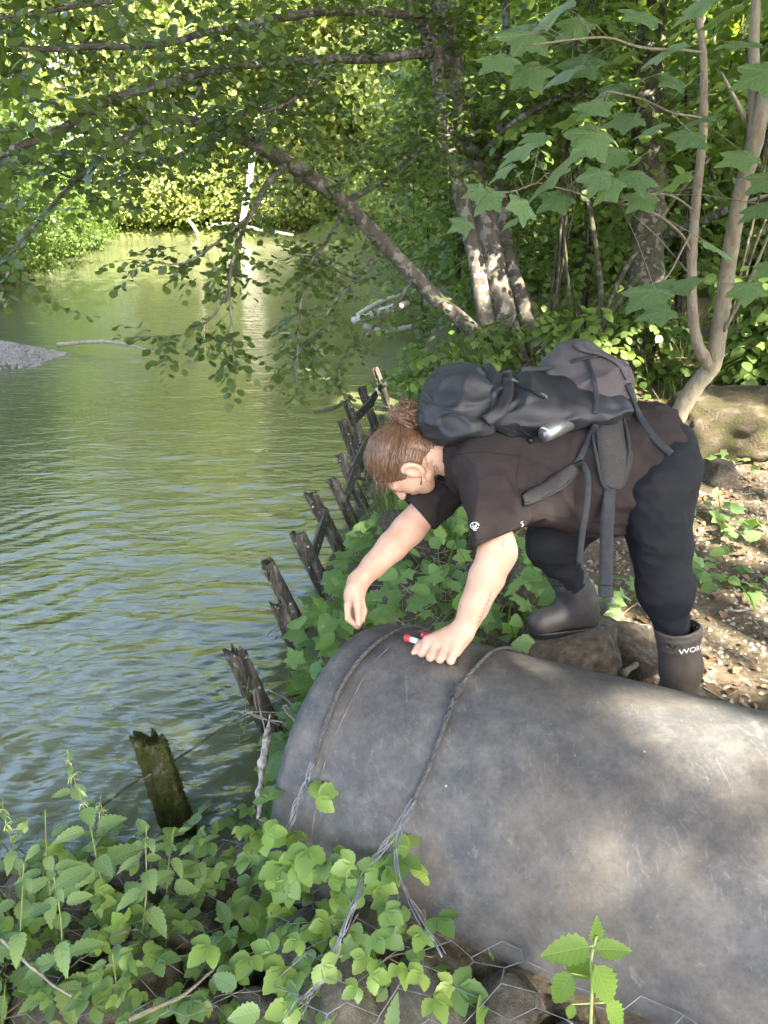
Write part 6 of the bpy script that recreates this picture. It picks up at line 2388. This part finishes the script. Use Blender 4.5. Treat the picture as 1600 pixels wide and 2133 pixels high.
CR = [([(850, 1830), (760, 1760), (680, 1720), (610, 1700), (560, 1760)], -.3, 'bramble trailing along the foot of the pipe by the loose wires', 14),
      ([(880, 1790), (800, 1710), (700, 1700), (620, 1730)], -.28, 'bramble with a reddish stem below the pipe end', 13),
      ([(480, 1900), (560, 1890), (640, 1850), (720, 1840), (790, 1860)], -.34, 'bramble crossing the middle of the netting', 14),
      ([(440, 1990), (520, 1980), (600, 1950), (680, 1960)], -.36, 'light green bramble on the netting near the bottom', 13),
      ([(430, 2090), (500, 2070), (590, 2050), (680, 2070), (780, 2080)], -.36, 'bramble at the bottom edge left of the pipe', 14),
      ([(800, 2000), (860, 2020), (930, 2040), (1000, 2090)], -.22, 'bramble against the lower side of the pipe', 9),
      ([(330, 1760), (400, 1720), (470, 1700), (540, 1720)], -.40, 'bramble above the netting behind the nettles', 12),
      ([(560, 2120), (640, 2020), (700, 1960), (760, 1900)], -.3, 'bramble beside the tangled wire bundle', 10),
      ([(700, 2100), (760, 2040), (830, 2000), (900, 2010)], -.3, 'bramble over the dark gap where the netting meets the pipe', 6),
      ([(780, 1790), (830, 1850), (880, 1900), (900, 1960)], -.3, 'bramble shoot climbing the pipe side below the rope', 4),
      ([(570, 1700), (620, 1720), (690, 1730), (760, 1745)], .02, 'bramble leaning on the left edge of the pipe mouth', 12),
      ([(540, 1760), (610, 1770), (680, 1765), (740, 1790)], .12, 'bramble heaped below the frayed rope end', 14),
      ([(600, 1850), (680, 1800), (760, 1790), (830, 1800)], -.3, 'bramble under the parted rope wires', 6)]
BRX = [(0, 2120), (120, 2110), (300, 2120), (560, 2110), (20, 1990), (180, 2030), (330, 1990), (470, 1960), (30, 1870), (190, 1890), (330, 1850), (440, 1830), (250, 1790), (420, 1760), (640, 1900)]
BRL = ['small leaved bramble in the bottom left corner', 'small leaved bramble along the bottom edge under the dark nettle', 'small leaved bramble along the bottom edge around the pale stick', 'small leaved bramble along the bottom edge by the dry leaf', 'small leaved bramble at the left edge above the corner', 'small leaved bramble under the tall nettle',
       'small leaved bramble right of the large leaved nettle', 'small leaved bramble in the middle of the gabion', 'small leaved bramble at the left edge below the flowering nettle', 'small leaved bramble at the root of the tall nettle', 'small leaved bramble in front of the mossy post', 'small leaved bramble between mossy post and pipe',
       'small leaved bramble at the gabion edge left of the mossy post', 'small leaved bramble at the gabion edge right of the mossy post', 'small leaved bramble left of the tangled wires']
for i, (pix, z, lab, n_) in enumerate(CR):
    creeper('bramble', pix, None if z < 0 else -z, lab, 'bramble', BRAM, 200 + i, int(n_ * 1.2), .060, .06, .035, 'brambles on the gabion')
for i in range(15):
    x0, y0 = BRX[i]
    creeper('bramble', [(x0, y0), (x0 + 60, y0 - 40), (x0 + 130, y0 - 55), (x0 + 190, y0 - 30)], None, BRL[i], 'bramble', BRAM if i % 3 else NETTLE, 230 + i, 17, .05 if i % 3 else .07, .07, .04, 'brambles on the gabion')

# hop leaves heaped over the bank between the pipe and the posts
HOPS = [([(640, 1400), (610, 1470), (585, 1540), (560, 1610)], -.45, 'hop vine hanging at the open pipe end above the white scrap', 40), ([(560, 1560), (540, 1640), (520, 1720)], -.5, 'hop vine between the white scrap and the water', 26), ([(560, 1330), (590, 1290), (620, 1250)], -.5, 'hop vine at the foot of the broad post', 24),
        ([(600, 1440), (620, 1370), (650, 1300), (690, 1250)], -.42, 'hop vine at the water edge beside the open pipe end', 52), ([(640, 1320), (680, 1230), (720, 1170), (760, 1120)], -.38, 'hop vine along the posts left of the lowered hand', 60),
        ([(720, 1190), (760, 1110), (820, 1070), (860, 1060)], -.30, 'hop vine below the face', 52), ([(760, 1280), (820, 1230), (880, 1180), (930, 1130)], -.18, 'hop vine between the two arms', 58),
        ([(800, 1310), (860, 1290), (920, 1260), (950, 1230)], -.05, 'hop vine behind the sample tubes', 42), ([(1000, 1330), (1050, 1290), (1090, 1240), (1100, 1180)], -.02, 'hop vine between the near arm and the black boot', 46),
        ([(690, 1320), (740, 1320), (790, 1310)], -.30, 'hop vine hanging over the rim behind the pipe mouth', 34), ([(900, 1120), (960, 1100), (1030, 1120), (1080, 1160)], -.08, 'hop vine under the chest', 46), ([(1080, 1330), (1100, 1300), (1130, 1320)], .06, 'hop shoot at the toe of the black boot', 14)]
for i, (pix, z, lab, n_) in enumerate(HOPS):
    creeper('hop_vine', pix, z, lab, 'hop', HOPL, 300 + i, n_, .112 if i < 5 else .095, .115, .085, 'hop vines on the bank', edge=[(1050, 830), (1100, 752), (1200, 672), (1300, 625), (1400, 605), (1500, 575), (1640, 540), (1750, 480)])
HERB = [([(1460, 1060), (1510, 1090), (1560, 1110), (1600, 1100)], .05, 'creeping herb on the path edge right of the leg', 30), ([(1450, 1180), (1500, 1200), (1560, 1230)], .04, 'creeping herb low beside the near leg', 26),
        ([(1460, 950), (1520, 960), (1590, 940)], .08, 'creeping herb in front of the boulder', 26), ([(1280, 1300), (1320, 1260), (1340, 1220)], .04, 'creeping herb between the legs', 16)]
for i, (pix, z, lab, n_) in enumerate(HERB):
    creeper('creeping_herb', pix, z, lab, 'herb', HOPL, 340 + i, n_, .075, .10, .03, 'herbs beside the path')

# low undergrowth further back
LOW = [(.55, 5.9, .8, .55, 620, .075, 'low bush on the bank above the row of posts'), (1.05, 7.2, .6, .5, 420, .075, 'low bush at the foot of the leaning trunk'), (1.75, 6.7, .8, .6, 620, .08, 'low bush behind the backpack'), (3.1, 6.2, 1.2, .8, 1000, .10, 'broad leaved bush behind the boulder'),
       (2.5, 7.2, .9, .7, 620, .08, 'low bush at the foot of the thick dark trunk'), (3.7, 5.6, 1.3, .8, 1000, .11, 'broad leaved bush right of the sapling'), (4.2, 6.6, 1.7, .9, 1000, .11, 'tall broad leaved bush at the right edge'), (1.3, 9.3, 1.1, .7, 620, .085, 'low bush near the driftwood pile'), (1.2, 11.5, 1.4, .9, 620, .1, 'low bush on the bank beyond the driftwood'), (.45, 7.6, .7, .5, 480, .075, 'small bush at the water behind the last posts')]
for i, h in enumerate(LOW):
    hazel(*h, 400 + i, low=.05)

# the sunlit sprout in front of the pipe
sp_y = pipe_hit(1235, 2000)[2].y - .13
sb = ypt(1231, 2150, sp_y)
spr = empty('nettle_sprout', tuple(sb), 'bright sunlit nettle sprout standing in front of the pipe', 'nettle')
st = smooth_path([tuple(ypt(x, y, sp_y)) for x, y in ((1232, 2260), (1231, 2140), (1233, 2060), (1232, 2000), (1238, 1968), (1243, 1950))], 20)
obj('stem', mesh('stem', *tube(st - np.array(sb), np.linspace(.0042, .0022, 20), 7), M_sproutstem), spr)


def two_pt_leaf(root, me, b, t, nrm, sc=1.0, stalk=None):
    b, t = Vector(b), Vector(t)
    place_leaf(me, root, b, t - b, nrm, (t - b).length * sc)
    if stalk is not None:
        obj('leaf_stalk', mesh('leaf_stalk', *tube([tuple(Vector(stalk) - root.location), tuple(b - root.location)], .0016, 5), M_sproutstem), root)


for b, t, nz, dy in (((1228, 1972), (1128, 1990), (.1, -.55, 1), -.02), ((1240, 1978), (1316, 1978), (-.1, -.5, 1), -.02), ((1238, 1960), (1248, 1915), (.2, -1, .3), .01), ((1226, 1995), (1186, 2050), (-.2, -.9, .5), .02),
                     ((1240, 2012), (1284, 2102), (.2, -.8, .6), -.05), ((1190, 2028), (1148, 2096), (-.3, -.6, .8), -.03), ((1264, 2088), (1306, 2150), (.3, -.6, .8), -.03), ((1192, 2092), (1186, 2128), (-.2, -.8, .6), -.02)):
    near = st[np.argmin(np.abs(st[:, 2] - ypt(b[0], b[1], sp_y).z))]
    two_pt_leaf(spr, SPROUT[0], ypt(b[0], b[1], sp_y + dy * .4), ypt(t[0], t[1], sp_y + dy), Vector(nz), 1.0, near)
iv = P(1060, 2100, 1.85)
r = empty('ivy_shoot', tuple(iv), 'single dark heart shaped leaf against the lower pipe side', 'ivy')
two_pt_leaf(r, HOPL[2], P(1070, 2150, 1.82), P(1052, 2062, 1.88), Vector((0, -.8, .6)))
r = empty('ivy_shoot', tuple(P(1040, 1960, 1.95)), 'folded dark leaf at the lower pipe side above the heart shaped one', 'ivy')
two_pt_leaf(r, HOPL[2], P(1040, 2010, 1.93), P(1030, 1930, 1.97), Vector((.5, -.8, .3)))
M_dry = mat_leaf('dry_leaf', (.28, .17, .08), (.42, .28, .15), .3, gloss=.2, per_object=True, tcol=(1.2, 1, .6))
dl = PZ(545, 2118, -.36)
obj('fallen_leaf', mesh('fallen_leaf', *leaf_lobed([(-112, .40), (-56, .68), (0, .86), (56, .68), (112, .40)], 6, .05, .3, 9), M_dry), label='dry tan maple leaf lying at the bottom edge', cat='leaf', loc=dl, scale=.075, rot=(.35, .1, 1.2))

# leaf litter, chips and grass on the path
M_litter = mat_leaf('leaf_litter', (.075, .05, .032), (.20, .135, .08), .2, (.27, .21, .15), gloss=.15, tcol=(1.1, 1, .7))
n = 7500
x = RNG.uniform(.1, 4.2, n)
y = RNG.uniform(1.6, 7.5, n)
e = x - np.interp(y, _BY, _BX)
z = ground_h(x, y)
k = (e > .75)
x, y, z = x[k], y[k], z[k]
m = len(x)
obj('leaf_litter', leaf_cloud('leaf_litter', np.c_[x, y, z + RNG.uniform(.003, .02, m)], random_dirs(m) * (1, 1, .25), np.c_[RNG.normal(0, .35, m), RNG.normal(0, .35, m), np.ones(m)], RNG.uniform(.02, .065, m) * RNG.choice([1, 1, .6], m), leaf_ovate(3, .6, 0, fold=.35, droop=.3), M_litter), kind='stuff', label='brown dry leaf litter on the path')
M_chip = mat_mottled('path_gravel', [(.3, (.13, .115, .095)), (.7, (.32, .29, .25))], 30, .9, 0)
n = 9000
x = RNG.uniform(.5, 4.0, n)
y = RNG.uniform(1.7, 5.5, n)
z = ground_h(x, y)
k = (x - np.interp(y, _BY, _BX)) > 1.25
x, y, z = x[k], y[k], z[k]
m = len(x)
obj('path_gravel', leaf_cloud('path_gravel', np.c_[x, y, z - .002], random_dirs(m) * (1, 1, .1), np.tile((0, 0, 1.), (m, 1)), RNG.uniform(.008, .028, m), PEB, M_chip), kind='stuff', label='fine grey gravel on the path')
M_twig = M_drift
mb = MB()
rn = random.Random(77)
for i in range(420):
    x, y = rn.uniform(.6, 3.6), rn.uniform(1.9, 5.2)
    if x - np.interp(y, _BY, _BX) < .8:
        continue
    a, L = rn.uniform(0, 6.28), rn.uniform(.02, .10)
    z = gz(x, y) + .008
    mb.tube([(x, y, z), (x + math.cos(a) * L, y + math.sin(a) * L, z + rn.uniform(0, .02))], rn.uniform(.0012, .0035), 4, False)
obj('twig_litter', mb.mesh('twig_litter', M_drift), kind='stuff', label='small dry twigs littering the path')
# grass tufts on the bank and path edges, dead stalks among the hop leaves
M_grass = mat_leaf('grass_blades', (.06, .10, .025), (.13, .18, .05), .4, gloss=.3)
BLADE = (np.array([(-.02, 0, 0), (.02, 0, 0), (.014, .5, .04), (-.014, .5, .04), (0, 1, -.08)]), [(0, 1, 2, 3), (3, 2, 4)])
n = 9000
x = RNG.uniform(-.4, 4.2, n)
y = RNG.uniform(2.4, 12, n)
e = x - np.interp(y, _BY, _BX)
dens = np.where(e < .12, 0, np.where(e < 1.1, .8, np.where(y > 5.2, .8, .06)))
k = (RNG.random(n) < dens) & (fbm(x * 1.5, y * 1.5, 9) > -.25)
x, y = np.r_[x[k], RNG.uniform(-4, -1, 3500), RNG.uniform(-.1, 1.2, 3000)], np.r_[y[k], RNG.uniform(.3, 2.1, 3500), RNG.uniform(4.5, 10, 3000)]
k = (ground_h(x, y) > WATER_Z + .08)
x, y = x[k], y[k]
m = len(x)
obj('grass', leaf_cloud('grass', np.c_[x, y, ground_h(x, y)], np.c_[RNG.normal(0, .4, m), RNG.normal(0, .4, m), np.ones(m)], random_dirs(m) * (1, 1, .2), RNG.uniform(.08, .30, m), BLADE, M_grass), kind='stuff', label='grass tufts on the river bank')
mb = MB()
for i in range(70):
    p = PZ(rn.uniform(760, 1130), rn.uniform(1150, 1330), -.12)
    d = Vector((rn.gauss(0, 1), rn.gauss(0, .5), rn.gauss(0, .35))).normalized() * rn.uniform(.08, .25)
    mb.tube(wobble([tuple(p + d * t + Vector((0, 0, .03))) for t in np.linspace(-.5, .5, 7)], .02, 6, i), rn.uniform(.0014, .0028), 4, False)
obj('dead_stalks', mb.mesh('dead_stalks', M_drift), kind='stuff', label='pale dead stalks tangled under the hop leaves')
